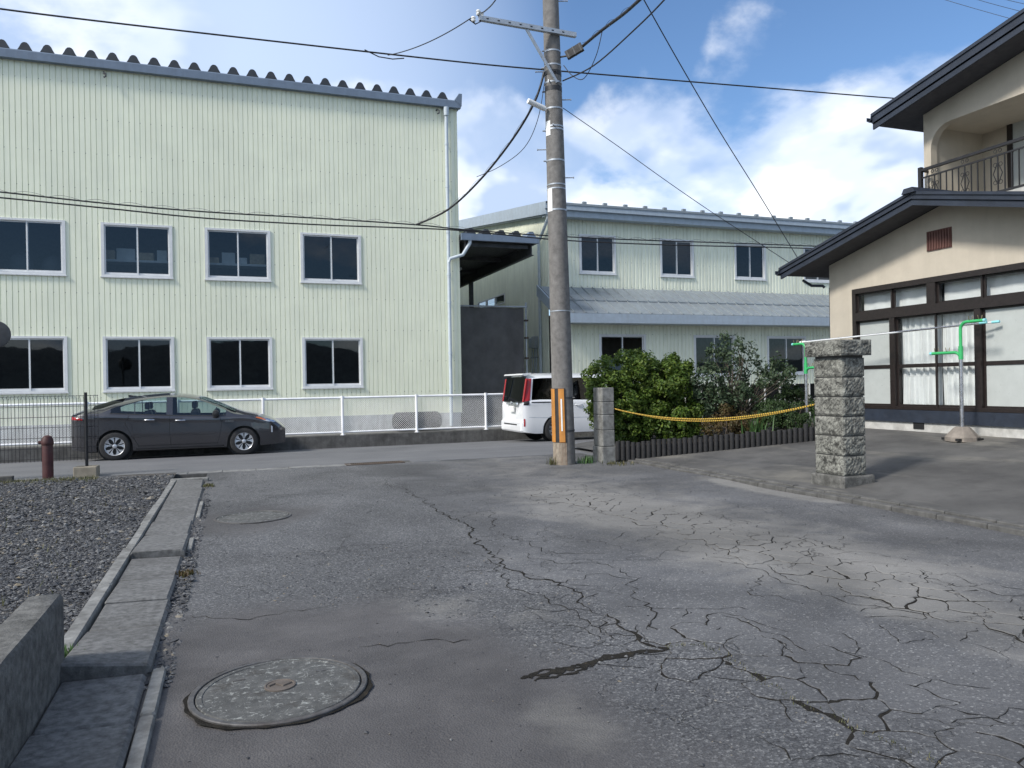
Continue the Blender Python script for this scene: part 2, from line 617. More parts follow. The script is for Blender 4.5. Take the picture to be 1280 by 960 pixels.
col = q.mix(1.0, col, big_, 'MULTIPLY')
fine = q.ramp(q.noise(420, 3), [(.3, .70), (.7, 1.28)])
col = q.mix(1.0, col, fine, 'MULTIPLY')
# hair cracks
wv = q.n('ShaderNodeVectorMath', operation='ADD')
q.t.links.new(q.pos, wv.inputs[0])
dv = q.n('ShaderNodeTexNoise')
dv.inputs['Scale'].default_value = 3.2
dv.inputs['Detail'].default_value = 5
q.t.links.new(q.pos, dv.inputs[0])
sc_ = q.n('ShaderNodeVectorMath', operation='SCALE')
q.t.links.new(dv.outputs[1], sc_.inputs[0])
sc_.inputs['Scale'].default_value = .55
q.t.links.new(sc_.outputs[0], wv.inputs[1])
ed = q.voro(1.55, 'DISTANCE_TO_EDGE', vec=wv.outputs[0])
gate = q.math('MULTIPLY', q.ramp(q.noise(.75, 3), [(.47, 0.0), (.56, 1.0)]), q.math('SUBTRACT', 1.0, patch))
hair = q.math('MULTIPLY', q.ramp(ed, [(0.002, 1.0), (.011, 0.0)]), gate)
col = q.mix(q.math('MULTIPLY', hair, .6), col, (.03, .029, .028))
hh = q.math('MULTIPLY', q.voro(95, 'F1', out=0), q.math('ADD', q.math('MULTIPLY', coarse, .8), .2))
n1 = q.bump(hh, .55, .006)
n2 = q.bump(q.noise(260, 4, .7), .5, .003, n1)
n3 = q.bump(q.math('SUBTRACT', 1.0, hair), .7, .01, n2)
q.out(col, q.ramp(q.noise(30, 3), [(.3, .72), (.7, .92)]), n3, 0, .35)

# --- cross road and yard asphalt
q = NT('asphalt_cross')
base = q.ramp(q.noise(.7, 8, .6), [(.3, (.105, .108, .115)), (.7, (.150, .152, .158))])
track = q.ramp(q.noise(.8, 4, .5, vec=q.scaled((.15, 2.2, 1))), [(.4, 0.0), (.65, .4)])
col = q.mix(track, base, (.185, .187, .19))
col = q.mix(q.ramp(q.voro(110, 'F1', out=0), [(.12, .4), (.3, 0.0)]), col, (.26, .26, .26))
col = q.mix(1.0, col, q.ramp(q.noise(300, 3), [(.3, .8), (.7, 1.2)]), 'MULTIPLY')
q.out(col, .8, q.bump(q.noise(160, 4), .4, .004), 0, .4)

q = NT('asphalt_yard')
base = q.ramp(q.noise(.9, 8, .62), [(.3, (.052, .051, .050)), (.7, (.118, .115, .110))])
st = q.ramp(q.noise(1.2, 6, .62, vec=q.scaled((1.0, .32, 1)), dist=.6), [(.54, 0.0), (.70, .8)])
col = q.mix(st, base, (.19, .18, .155))
dk = q.ramp(q.noise(2.4, 6, .6), [(.52, 0.0), (.7, .55)])
col = q.mix(dk, col, (.045, .044, .043))
col = q.mix(q.ramp(q.voro(140, 'F1', out=0), [(.1, .3), (.28, 0.0)]), col, (.22, .22, .21))
q.out(col, .85, q.bump(q.noise(140, 4), .45, .005), 0, .4)

q = NT('crack_dirt')
col = q.ramp(q.noise(14, 6, .7), [(.3, (.014, .013, .012)), (.58, (.028, .026, .022)), (.8, (.06, .046, .03))])
q.out(col, 1.0, q.bump(q.noise(120, 4), .8, .01), 0, .1)

q = NT('gravel_stone')
col = q.ramp(q.isl, [(0, (.030, .032, .036)), (.45, (.062, .064, .070)), (.8, (.105, .108, .112)), (.95, (.20, .20, .195)), (1, (.20, .165, .11))])
col = q.mix(q.ramp(q.noise(60, 3), [(.4, 0.0), (.7, .4)]), col, (.06, .06, .06))
q.out(col, .8, None, 0, .4)

q = NT('gravel_bed')
sv = q.voro(38, 'F1', out=1)
s2 = q.n('ShaderNodeSeparateColor')
q.t.links.new(sv, s2.inputs[0])
col = q.ramp(s2.outputs[1], [(0, (.035, .037, .04)), (.6, (.085, .088, .094)), (1, (.2, .2, .2))])
soilm = q.ramp(q.noise(.9, 6, .6), [(.5, 0.0), (.68, .8)])
col = q.mix(soilm, col, (.07, .06, .045))
q.out(col, .95, q.bump(q.voro(38, 'F1', out=0), .8, .02), 0, .3)

q = NT('ground_far')
col = q.ramp(q.noise(.2, 6), [(.35, (.045, .05, .04)), (.65, (.075, .075, .065))])
q.out(col, 1.0, None)

# --- rough split stone of the gate pillar
q = NT('split_stone')
nz = q.noise(13, 10, .80, dist=.6)
col = q.ramp(nz, [(.37, (.016, .016, .014)), (.45, (.10, .10, .09)), (.55, (.24, .24, .212)), (.7, (.42, .42, .37))])
li = q.ramp(q.noise(3.0, 6, .6), [(.5, 0.0), (.68, .55)])
col = q.mix(li, col, (.16, .155, .14))
pit = q.ramp(q.voro(26, 'F1', out=0), [(.10, .75), (.33, 0.0)])
col = q.mix(pit, col, (.06, .058, .052))
q.out(col, .95, q.bump(q.math('SUBTRACT', nz, q.math('MULTIPLY', pit, .3)), .75, .025), 0, .3)

# --- manhole lid: concrete filled iron lid
q = NT('manhole_lid')
col = q.ramp(q.noise(9, 8, .7), [(.3, (.048, .049, .048)), (.55, (.09, .091, .088)), (.7, (.13, .13, .125))])
col = q.mix(q.ramp(q.noise(26, 6, .75, dist=.8), [(.55, 0.0), (.63, .8)]), col, (.33, .34, .32))
col = q.mix(q.ramp(q.noise(5, 5, .6), [(.56, 0.0), (.68, .7)]), col, (.04, .035, .03))
q.out(col, .8, q.bump(q.noise(45, 6, .7), .6, .01), 0, .4)
pm('concrete_slab', (.13, .13, .127), rough=.93, var=.45, scale=22, bump=.8, bscale=110, dirt=(.055, .053, .05), dirt_amt=.6, dscale=1.8)

pm('wall_concrete', (.115, .113, .105), rough=.95, var=.5, scale=18, bump=.9, bscale=70, bdist=.008, dirt=(.04, .04, .036), dirt_amt=.8, dscale=3.0)
pm('guard_base', (.27, .23, .18), rough=.9, var=.3, scale=12, bump=.3, dirt=(.13, .06, .03), dirt_amt=.9, dscale=3.0, streak=True)
pm('gutter_grey', (.19, .19, .185), rough=.92, var=.3, scale=6, bump=.4, bscale=120, dirt=(.07, .07, .07), dirt_amt=.6)
q = NT('added_hills_wood')
col = q.ramp(q.noise(.05, 8, .65), [(.35, (.035, .05, .06)), (.65, (.07, .09, .10))])
q.out(col, 1.0, q.bump(q.noise(.2, 6), .8, 3.0))

# factory siding: sheets of slightly different age, screw rows and rain streaks on top of the plain paint
for nm in ('cladding', 'cladding_shop'):
    mt = MATS[nm]
    t_ = mt.node_tree
    b_ = t_.nodes['Principled BSDF']
    src = b_.inputs['Base Color'].links[0].from_socket
    ge = t_.nodes.new('ShaderNodeNewGeometry')
    sp = t_.nodes.new('ShaderNodeSeparateXYZ')
    t_.links.new(ge.outputs['Position'], sp.inputs[0])

    def mth(op, a, b=0.0, t_=t_):
        n = t_.nodes.new('ShaderNodeMath')
        n.operation = op
        for i, v in enumerate((a, b)):
            if isinstance(v, (int, float)):
                n.inputs[i].default_value = v
            else:
                t_.links.new(v, n.inputs[i])
        return n.outputs[0]
    sheet = mth('FLOOR', mth('DIVIDE', mth('ADD', sp.outputs[0], sp.outputs[1]), .786))
    wnz = t_.nodes.new('ShaderNodeTexWhiteNoise')
    wnz.noise_dimensions = '1D'
    t_.links.new(sheet, wnz.inputs['W'])
    val = mth('ADD', mth('MULTIPLY', wnz.outputs[0], .07), .95)
    # screw heads: one per rib every 0.9 m
    fx = mth('ABSOLUTE', mth('SUBTRACT', mth('FRACT', mth('DIVIDE', sp.outputs[0], .262)), .56))
    fz = mth('ABSOLUTE', mth('SUBTRACT', mth('FRACT', mth('DIVIDE', sp.outputs[2], .92)), .5))
    dot_ = mth('MULTIPLY', mth('LESS_THAN', fx, .045), mth('LESS_THAN', fz, .014))
    val = mth('SUBTRACT', val, mth('MULTIPLY', dot_, .45))
    mx = t_.nodes.new('ShaderNodeMix')
    mx.data_type, mx.blend_type = 'RGBA', 'MULTIPLY'
    mx.inputs[0].default_value = 1.0
    t_.links.new(src, mx.inputs[6])
    t_.links.new(val, mx.inputs[7])
    t_.links.new(mx.outputs[2], b_.inputs['Base Color'])
M = MATS
# ------------------------------------------------------------------ the ground
def hz(x, y):
    """gentle unevenness of the side road"""
    return .012 * math.sin(.9 * x + .5) * math.sin(.55 * y + 1.1) + .007 * math.sin(2.1 * x + 1.7 * y) + .004 * math.sin(4.3 * x - 2.9 * y)


def hz_np(x, y):
    return .012 * np.sin(.9 * x + .5) * np.sin(.55 * y + 1.1) + .007 * np.sin(2.1 * x + 1.7 * y) + .004 * np.sin(4.3 * x - 2.9 * y)


def cross_z(y):
    return 0.0 if y < 19 else -.09 * min(1.0, (y - 19) / 1.75)


def yard_z(x, y=0):
    return .06 + max(0.0, x - 7.35) * .102


def seg_dist(x, y, pts):
    """distance from arrays x,y to a polyline"""
    best = np.full(x.shape, 1e9)
    for a, b in zip(pts[:-1], pts[1:]):
        ax, ay, bx, by = a[0], a[1], b[0], b[1]
        dx, dy = bx - ax, by - ay
        t = np.clip(((x - ax) * dx + (y - ay) * dy) / (dx * dx + dy * dy + 1e-12), 0, 1)
        best = np.minimum(best, np.hypot(x - ax - t * dx, y - ay - t * dy))
    return best


def gp(px, py, z=0.0):
    p = P(px, py, z=z)
    return (p.x, p.y)


SEAM = [gp(*q) for q in [(480, 600), (545, 637), (590, 657), (607, 690), (650, 718), (700, 730), (752, 768), (800, 800), (832, 808), (880, 806), (925, 832), (985, 872), (1060, 908), (1150, 945), (1230, 985), (1330, 1030)]]
BAND1 = [gp(*q) for q in [(700, 615), (800, 642), (900, 672), (1000, 700), (1080, 718), (1160, 745), (1230, 770), (1300, 792)]]
BAND2 = [gp(*q) for q in [(895, 800), (985, 840), (1080, 880), (1180, 925), (1290, 960)]]


DUSTY = [(gp(558, 757), .28, .5), (gp(700, 890), .22, .8), (gp(735, 925), .2, .7), (gp(610, 770), .5, .4), (gp(520, 742), .35, .5), (gp(700, 640), .7, .5), (gp(430, 612), .6, .3)]


def ss(a, b, t):
    t = np.clip((t - a) / (b - a), 0, 1)
    return t * t * (3 - 2 * t)


def road_masks(x, y):
    wob = .12 * np.sin(3.1 * x + 2.0 * y) + .08 * np.sin(7.3 * x - 4.1 * y + 1)
    d1 = np.hypot(x - .21, y - 4.1)
    d2 = np.hypot(x - .21, y - 9.7)
    wob = wob + .25 * np.sin(1.3 * x + .7 * y)
    patch = np.maximum(1 - ss(.9, 1.7, d1 + wob), .8 * (1 - ss(.65, 1.2, d2 + wob)))
    # the smooth lower-left strip reaches from the first manhole towards the viewer
    strip = (1 - ss(.9, 1.5, x + wob - .12 * (4.5 - y))) * (1 - ss(5.0, 5.9, y + wob))
    patch = np.maximum(patch, strip)
    ds = seg_dist(x, y, SEAM)
    db1, db2 = seg_dist(x, y, BAND1), seg_dist(x, y, BAND2)
    # left of the seam: open-textured old asphalt
    sx = np.interp(y, [p[1] for p in reversed(SEAM)], [p[0] for p in reversed(SEAM)])
    coarse = 1 - ss(-.1, .25, x - sx + wob * .5)
    coarse = np.maximum(coarse, .35)
    dust = .95 * np.exp(-(db1 / .8) ** 2) + .6 * np.exp(-((x - 4.9) / 1.6) ** 2) * ss(2.5, 6, y) + .25 * np.exp(-(ds / .3) ** 2)
    dust += 1.7 * np.exp(-((x - 7.02) / .2) ** 2) * ss(7.0, 8.0, y) * (1 - ss(9.5, 11, y))
    for (bx_, by_), br_, ba_ in DUSTY:
        dust += ba_ * np.exp(-(np.hypot(x - bx_, y - by_) / br_) ** 2)
    return patch, coarse, np.clip(dust, 0, 1.4)


# far ground
gr = MB().grid(lambda u, v: (-700 + 1400 * u, -500 + 1600 * v, -.32), 8, 8).build('ground', M['ground_far'])
struct(gr)

# unseen wooded hill ring, added so the window panes reflect something dark
hl = MB()
hn = 120
ring_h = lambda t: 16 + 6 * math.sin(3 * t + 1) + 4 * math.sin(7 * t) + 2.5 * math.sin(13 * t + 2)
hl.grid(lambda u, v: ((210 + 120 * v) * math.cos(2 * PI * u), (210 + 120 * v) * math.sin(2 * PI * u), -1 + ring_h(2 * PI * u) * math.sin(PI * min(1, v * 1.0) * .5) ** .7), hn, 6)
struct(hl.build('added_hills', M['added_hills_wood'], None, 60))

# side road
X0, X1, Y0, Y1 = -.46, 7.16, -7.0, 15.16
nx, ny = 128, 372
gx, gy = np.meshgrid(np.linspace(X0, X1, nx), np.linspace(Y0, Y1, ny))
fade = 1 - ss(13.6, 15.0, gy)
gzv = hz_np(gx, gy) * fade
pa, co, du = road_masks(gx, gy)
idx = np.arange(nx * ny).reshape(ny, nx)
fc = np.stack([idx[:-1, :-1], idx[:-1, 1:], idx[1:, 1:], idx[1:, :-1]], -1).reshape(-1, 4)
side_road = np_mesh('side_road', np.stack([gx, gy, gzv], -1).reshape(-1, 3), fc, M['asphalt'], None, True,
                    {'patch': pa.ravel(), 'coarse': co.ravel(), 'dust': du.ravel()})
struct(side_road)
# the mouth of the side road widens on both sides up to the gutter line
mouth = MB()
mouth.grid(lambda u, v: (7.16 + 2.2 * u * v, 13.0 + 2.16 * v, .002 - .01 * (1 - v)), 4, 6)
struct(mouth.build('road_shoulder', M['asphalt_cross']))


def clip_poly(poly, nx_, ny_, c):
    out = []
    for i in range(len(poly)):
        a, b = poly[i], poly[(i + 1) % len(poly)]
        da, db = a[0] * nx_ + a[1] * ny_ - c, b[0] * nx_ + b[1] * ny_ - c
        if da <= 0:
            out.append(a)
        if (da < 0 < db) or (db < 0 < da):
            t = da / (da - db)
            out.append((a[0] + (b[0] - a[0]) * t, a[1] + (b[1] - a[1]) * t))
    return out


def voronoi_cells(line, half, spacing, seed, stretch=1.0):
    r = np.random.default_rng(seed)
    xs, ys = [p[0] for p in line], [p[1] for p in line]
    pts = []
    tries = 0
    while tries < 9000:
        tries += 1
        p = (r.uniform(min(xs) - 1.2, max(xs) + 1.2), r.uniform(min(ys) - 1.2, max(ys) + 1.2))
        d = float(seg_dist(np.array(p[0]), np.array(p[1]), line))
        if d > half + .8:
            continue
        sp = spacing * r.uniform(.55, 1.15)
        if all((p[0] - q_[0]) ** 2 + (p[1] - q_[1]) ** 2 > sp * sp for q_ in pts):
            pts.append(p)
    A = np.array(pts)
    cells = []
    for i, p in enumerate(pts):
        d = float(seg_dist(np.array(p[0]), np.array(p[1]), line))
        if d > half * r.uniform(.6, 1.1) or not (X0 + .6 < p[0] < X1 - .2) or p[1] < 1.2:
            continue
        poly = [(p[0] - .6, p[1] - .6), (p[0] + .6, p[1] - .6), (p[0] + .6, p[1] + .6), (p[0] - .6, p[1] + .6)]
        order = np.argsort(((A - A[i]) ** 2).sum(1))[1:18]
        for j in order:
            qx, qy = A[j]
            nx_, ny_ = qx - p[0], qy - p[1]
            c = (qx * qx + qy * qy - p[0] ** 2 - p[1] ** 2) / 2
            poly = clip_poly(poly, nx_, ny_, c)
        if len(poly) >= 3:
            cells.append((p, poly))
    return cells


def inset(poly, p, gaps):
    out = [(p[0] - 2, p[1] - 2), (p[0] + 2, p[1] - 2), (p[0] + 2, p[1] + 2), (p[0] - 2, p[1] + 2)]
    for i in range(len(poly)):
        a, b = poly[i], poly[(i + 1) % len(poly)]
        ex, ey = b[0] - a[0], b[1] - a[1]
        L = math.hypot(ex, ey)
        if L < 1e-5:
            continue
        nx_, ny_ = ey / L, -ex / L
        c = a[0] * nx_ + a[1] * ny_ - gaps[i]
        if p[0] * nx_ + p[1] * ny_ > c:
            return []
        out = clip_poly(out, nx_, ny_, c)
    return out


def warp(p):
    """bends straight cell borders into irregular crack lines"""
    x, y = p
    return (x + .030 * math.sin(9.1 * y + 2.0 * x) + .016 * math.sin(23 * y - 7 * x + 1.0) + .007 * math.sin(61 * y + 13 * x),
            y + .030 * math.sin(8.3 * x - 1.7 * y + .6) + .016 * math.sin(21 * x + 6 * y + 2.0) + .007 * math.sin(57 * x - 17 * y))


def subdiv(poly, step=.04):
    out = []
    for i in range(len(poly)):
        a, b = poly[i], poly[(i + 1) % len(poly)]
        k = max(1, int(math.hypot(b[0] - a[0], b[1] - a[1]) / step))
        out += [(a[0] + (b[0] - a[0]) * j / k, a[1] + (b[1] - a[1]) * j / k) for j in range(k)]
    return out


def rough_edge(poly, r, amp=.005, step=.035):
    out = []
    for i in range(len(poly)):
        a, b = poly[i], poly[(i + 1) % len(poly)]
        L = math.hypot(b[0] - a[0], b[1] - a[1])
        k = max(1, int(L / step))
        for j in range(k):
            t = j / k
            q_ = (a[0] + (b[0] - a[0]) * t, a[1] + (b[1] - a[1]) * t)
            s = amp * (0.35 if j == 0 else 1)
            out.append((q_[0] + r.uniform(-s, s) * .7, q_[1] + r.uniform(-s, s) * .7))
    return out


dirt = MB()
rp = random.Random(5)
for line, half, sp, seed in ((BAND1, .40, .27, 3), (BAND2, .40, .36, 8)):
    for p, poly in voronoi_cells(line, half, sp, seed):
        gaps = [rp.choice([.0015, .002, .003, .004, .005, .007, .010, .013]) for _ in poly]
        pc_ = inset(poly, p, gaps)
        if len(pc_) < 3:
            continue
        k = len(dirt.v)
        wp = [warp(q_) for q_ in subdiv(poly)]
        p = warp(p)
        dirt.v += [(a, b, hz(a, b) + .0025) for a, b in wp] + [(p[0], p[1], hz(*p) + .0025)]
        dirt.f += [(k + i, k + (i + 1) % len(wp), k + len(wp)) for i in range(len(wp))]
        e = [warp(q_) for q_ in rough_edge(pc_, rp)]
        n = len(e)
        tilt = (rp.uniform(-.008, .008), rp.uniform(-.008, .008))
        zf = lambda a, b: hz(a, b) + .0065 + tilt[0] * (a - p[0]) + tilt[1] * (b - p[1])
        inn = [(p[0] + (a - p[0]) * .955, p[1] + (b - p[1]) * .955) for a, b in e]
        vs = [(a, b, hz(a, b) - .002) for a, b in e] + [(a, b, zf(a, b) - .003) for a, b in e] + [(a, b, zf(a, b)) for a, b in inn] + [(p[0], p[1], zf(*p))]
        fs = []
        for i in range(n):
            j = (i + 1) % n
            fs += [(i, j, n + j, n + i), (n + i, n + j, 2 * n + j, 2 * n + i), (2 * n + i, 2 * n + j, 3 * n)]
        o = MB().add(vs, fs).build('asphalt_piece', M['asphalt'], side_road, local=True)
        xy = np.array([(v[0], v[1]) for v in vs])
        for an, av in zip(('patch', 'coarse', 'dust'), road_masks(xy[:, 0], xy[:, 1])):
            at_ = o.data.attributes.new(an, 'FLOAT', 'POINT')
            at_.data.foreach_set('value', np.asarray(av, np.float32))


def crack(mb, line, w0, w1, r, step=.05, wander=.03, bend=False):
    """jagged ribbon of dirt along a crack"""
    L = []
    for a, b in zip(line[:-1], line[1:]):
        d = math.hypot(b[0] - a[0], b[1] - a[1])
        k = max(1, int(d / step))
        for j in range(k):
            t = j / k
            L.append((a[0] + (b[0] - a[0]) * t, a[1] + (b[1] - a[1]) * t))
    L.append(line[-1])
    if bend:
        L = [warp(q_) for q_ in L]
    ofs, pts = 0.0, []
    for i, p in enumerate(L):
        ofs = ofs * .8 + r.uniform(-wander, wander)
        q_ = L[min(i + 1, len(L) - 1)]
        p_ = L[max(i - 1, 0)]
        tx, ty = q_[0] - p_[0], q_[1] - p_[1]
        l = math.hypot(tx, ty) + 1e-9
        nx_, ny_ = -ty / l, tx / l
        t = i / max(1, len(L) - 1)
        w = (w0 + (w1 - w0) * t) * r.uniform(.25, 1.7) * min(1, 6 * t + .35, 6 * (1 - t) + .35)
        c = (p[0] + nx_ * ofs, p[1] + ny_ * ofs)
        pts.append(((c[0] + nx_ * w, c[1] + ny_ * w), (c[0] - nx_ * w, c[1] - ny_ * w)))
    k = len(mb.v)
    for a, b in pts:
        mb.v += [(a[0], a[1], hz(*a) + .0035), (b[0], b[1], hz(*b) + .0035)]
    for i in range(len(pts) - 1):
        mb.f.append((k + 2 * i, k + 2 * i + 1, k + 2 * i + 3, k + 2 * i + 2))
    return L


G = lambda *pp: [gp(*q) for q in pp]
crack(dirt, SEAM[:7], .0045, .009, rp, wander=.05)
crack(dirt, SEAM[6:11], .009, .018, rp, wander=.04)
crack(dirt, SEAM[9:], .022, .02, rp, wander=.025)
crack(dirt, G((652, 851), (700, 840), (752, 824)), .020, .018, rp, step=.018, wander=.014)
crack(dirt, G((660, 846), (706, 835), (745, 826)), .013, .014, rp, step=.018, wander=.014)
crack(dirt, G((668, 853), (716, 840), (748, 828)), .012, .010, rp, step=.018, wander=.012)
crack(dirt, G((745, 826), (790, 812), (835, 808)), .03, .02, rp)
cracks_px = [
    [(570, 650), (610, 640), (622, 664)], [(607, 690), (640, 735), (690, 752), (760, 790), (826, 800)],
    [(640, 690), (700, 706), (745, 704), (800, 722)], [(700, 730), (760, 716), (800, 722)], [(752, 768), (742, 790), (760, 800)],
    [(800, 722), (806, 760), (826, 800)], [(480, 600), (520, 592), (560, 590)], [(690, 612), (760, 628), (838, 642)],
    [(826, 800), (880, 792), (905, 770), (990, 790)], [(905, 770), (1000, 815), (1110, 862), (1200, 880), (1290, 905)],
    [(1010, 690), (1100, 712), (1190, 732), (1290, 748)], [(880, 700), (960, 720), (1040, 745), (1120, 760), (1200, 782)],
    [(1110, 862), (1080, 885), (1050, 890)], [(960, 720), (945, 745), (1000, 752)], [(270, 628), (330, 622), (420, 618)],
    [(450, 806), (520, 802), (590, 800)], [(1160, 745), (1215, 758), (1290, 770)], [(1000, 700), (1010, 676), (1060, 690)],
    [(840, 650), (880, 640), (960, 664)], [(620, 664), (700, 690), (760, 690)], [(240, 770), (300, 772), (420, 752)],
]
for c_ in cracks_px:
    crack(dirt, G(*c_), .0035, .0035, rp, wander=.05)
# connected web of thin cracks round the broken bands and along the old seam
for line, half, sp, seed, keep in ((BAND1, .75, .33, 23, .55), (BAND2, .62, .5, 24, .5), (SEAM[3:10], .45, .42, 25, .42)):
    done = set()
    for p, poly in voronoi_cells(line, half, sp, seed):
        for i in range(len(poly)):
            a, b = poly[i], poly[(i + 1) % len(poly)]
            key = tuple(sorted(((round(a[0], 2), round(a[1], 2)), (round(b[0], 2), round(b[1], 2)))))
            if key in done or math.hypot(a[0] - b[0], a[1] - b[1]) < .06:
                continue
            done.add(key)
            if rp.random() < keep and X0 + .6 < min(a[0], b[0]) and max(a[0], b[0]) < 7.0:
                crack(dirt, [a, b], .0024, .0024, rp, .03, .006, True)
o = dirt.build('crack_dirt', M['crack_dirt'], side_road, local=True)
o['kind'] = 'stuff'

# cross road
cr = MB()
ysr = [15.5, 16.2, 17, 18, 19, 19.6, 20.2, 20.78]
k = 0
for i in range(len(ysr) - 1):
    cr.grid(lambda u, v: (-60 + 140 * u, ysr[i] + (ysr[i + 1] - ysr[i]) * v, cross_z(ysr[i] + (ysr[i + 1] - ysr[i]) * v) + .004), 70, 1)
struct(cr.build('cross_road', M['asphalt_cross']))
# concrete gutter between the two roads, block by block
gut = MB().box(-60, 80, 15.14, 15.52, -.2, -.004).build('gutter', M['concrete_dark'])
struct(gut)
gm = None
xg = -3.2
rg = random.Random(3)
while xg < 12.5:
    if 2.05 < xg + .3 < 3.25:
        xg += .6
        continue
    m_ = MB()
    dz = rg.uniform(-.004, .004)
    m_.cbox(xg + .005, xg + .595, 15.16, 15.49, -.1, .008 + dz, .006)
    m_.build('gutter_block', M['gutter_grey'] if xg < 2.2 else M['asphalt_cross'], gut, local=True)
    xg += .6
gt = thing('drain_grate', 'rusty steel drain grating set in the gutter across the road mouth', 'grate', (2.65, 15.33, 0))
fr_ = MB().box(2.08, 3.25, 15.15, 15.19, -.05, .012).box(2.08, 3.25, 15.46, 15.50, -.05, .012).box(2.08, 2.12, 15.19, 15.46, -.05, .012).box(3.21, 3.25, 15.19, 15.46, -.05, .012)
fr_.build('frame', M['rust'], gt)
for i in range(26):
    xx = 2.14 + i * 1.05 / 25
    MB().box(xx, xx + .014, 15.19, 15.46, -.04, .01).build('bar', M['rust'], gt)

# yard in front of the house: dark asphalt sloping up to the house
yd = MB()
yd.grid(lambda u, v: (7.40 + 9 * u, -4 + 20.5 * v, yard_z(min(12.0, 7.40 + 9 * u)) + .012 * math.sin(3 * u + 7 * v)), 40, 40)
struct(yd.build('yard', M['asphalt_yard']))
ke = MB().box(7.15, 7.41, -4, 13.0, -.2, -.03).build('yard_kerb', M['concrete_dark'])
struct(ke)
yy = -1.0
while yy < 12.9:
    m_ = MB()
    dz = rg.uniform(-.008, .006)
    m_.cbox(7.17 + rg.uniform(0, .01), 7.30, yy + .005, yy + .595, -.1, .045 + dz, .012)
    m_.build('kerb_stone', M['concrete_dark'], ke, local=True)
    m_ = MB()
    m_.cbox(7.305, 7.42, yy + .005, yy + .595, -.1, .068 + dz, .01)
    m_.build('kerb_stone', M['concrete_dark'], ke, local=True)
    yy += .6

# factory terrace with its retaining kerb
tr = MB().box(-60, 80, 20.98, 60, -.3, .245).build('factory_terrace', M['concrete'])
struct(tr)
kb = MB()
kb.cbox(-60, 8.2, 20.76, 20.975, -.3, .255, .012)
kbo = kb.build('retaining_kerb', M['concrete_dark'])
tag(kbo, 'low dark weathered concrete kerb wall carrying the white mesh fence', 'kerb wall')

# gravel plot on the left
gb = MB().grid(lambda u, v: (-30 + 29.02 * u, -7 + 22.2 * v, .03 + .02 * math.sin(9 * u) * math.sin(8 * v)), 40, 40).build('gravel_plot', M['gravel_bed'])
struct(gb)


def stones(n, xr, yr, size, zf, seed, flat=.55):
    r = np.random.default_rng(seed)
    x, y = r.uniform(*xr, n), r.uniform(*yr, n)
    s = size * np.exp(r.normal(0, .42, n))
    base = np.array([(1, 0, 0), (0, 1, 0), (-1, 0, 0), (0, -1, 0), (0, 0, 1), (0, 0, -1)], float)
    v = np.repeat(base[None], n, 0) * r.uniform(.6, 1.25, (n, 6, 1))
    v[..., 0] *= r.uniform(.9, 1.6, n)[:, None]
    v[..., 2] *= flat
    # tilt and turn
    a, b = r.uniform(0, 2 * PI, n), r.normal(0, .3, n)
    cx, sx = np.cos(b)[:, None], np.sin(b)[:, None]
    yy_, zz_ = v[..., 1] * cx - v[..., 2] * sx, v[..., 1] * sx + v[..., 2] * cx
    ca, sa = np.cos(a)[:, None], np.sin(a)[:, None]
    xx_ = v[..., 0] * ca - yy_ * sa
    yy2 = v[..., 0] * sa + yy_ * ca
    bare = np.sin(1.7 * x + .8 * y) + np.sin(2.9 * y - 1.1 * x + 1) + r.normal(0, .7, n)
    if n > 50000:
        s = s * np.where(bare > 1.25, .3, 1.0)
    V = np.stack([xx_, yy2, zz_], -1) * s[:, None, None]
    V += np.stack([x, y, zf(x, y) + s * flat * .45], -1)[:, None, :]
    f = np.array([(0, 1, 4), (1, 2, 4), (2, 3, 4), (3, 0, 4), (1, 0, 5), (2, 1, 5), (3, 2, 5), (0, 3, 5)])
    Fc = (f[None] + (np.arange(n) * 6)[:, None, None]).reshape(-1, 3)
    return V.reshape(-1, 3), Fc


zg_ = lambda x, y: .04 + .02 * np.sin(9 * (x + 30) / 29.02) * np.sin(8 * (y + 7) / 22.2)
V1, F1_ = stones(85000, (-6.2, -1.0), (4.0, 9.5), .0098, zg_, 1)
V2, F2_ = stones(56000, (-9.5, -1.0), (9.3, 14.7), .0135, zg_, 2)
o = np_mesh('gravel', np.concatenate([V1, V2]), np.concatenate([F1_, F2_ + len(V1)]), M['gravel_stone'])
struct(o, 'stuff')

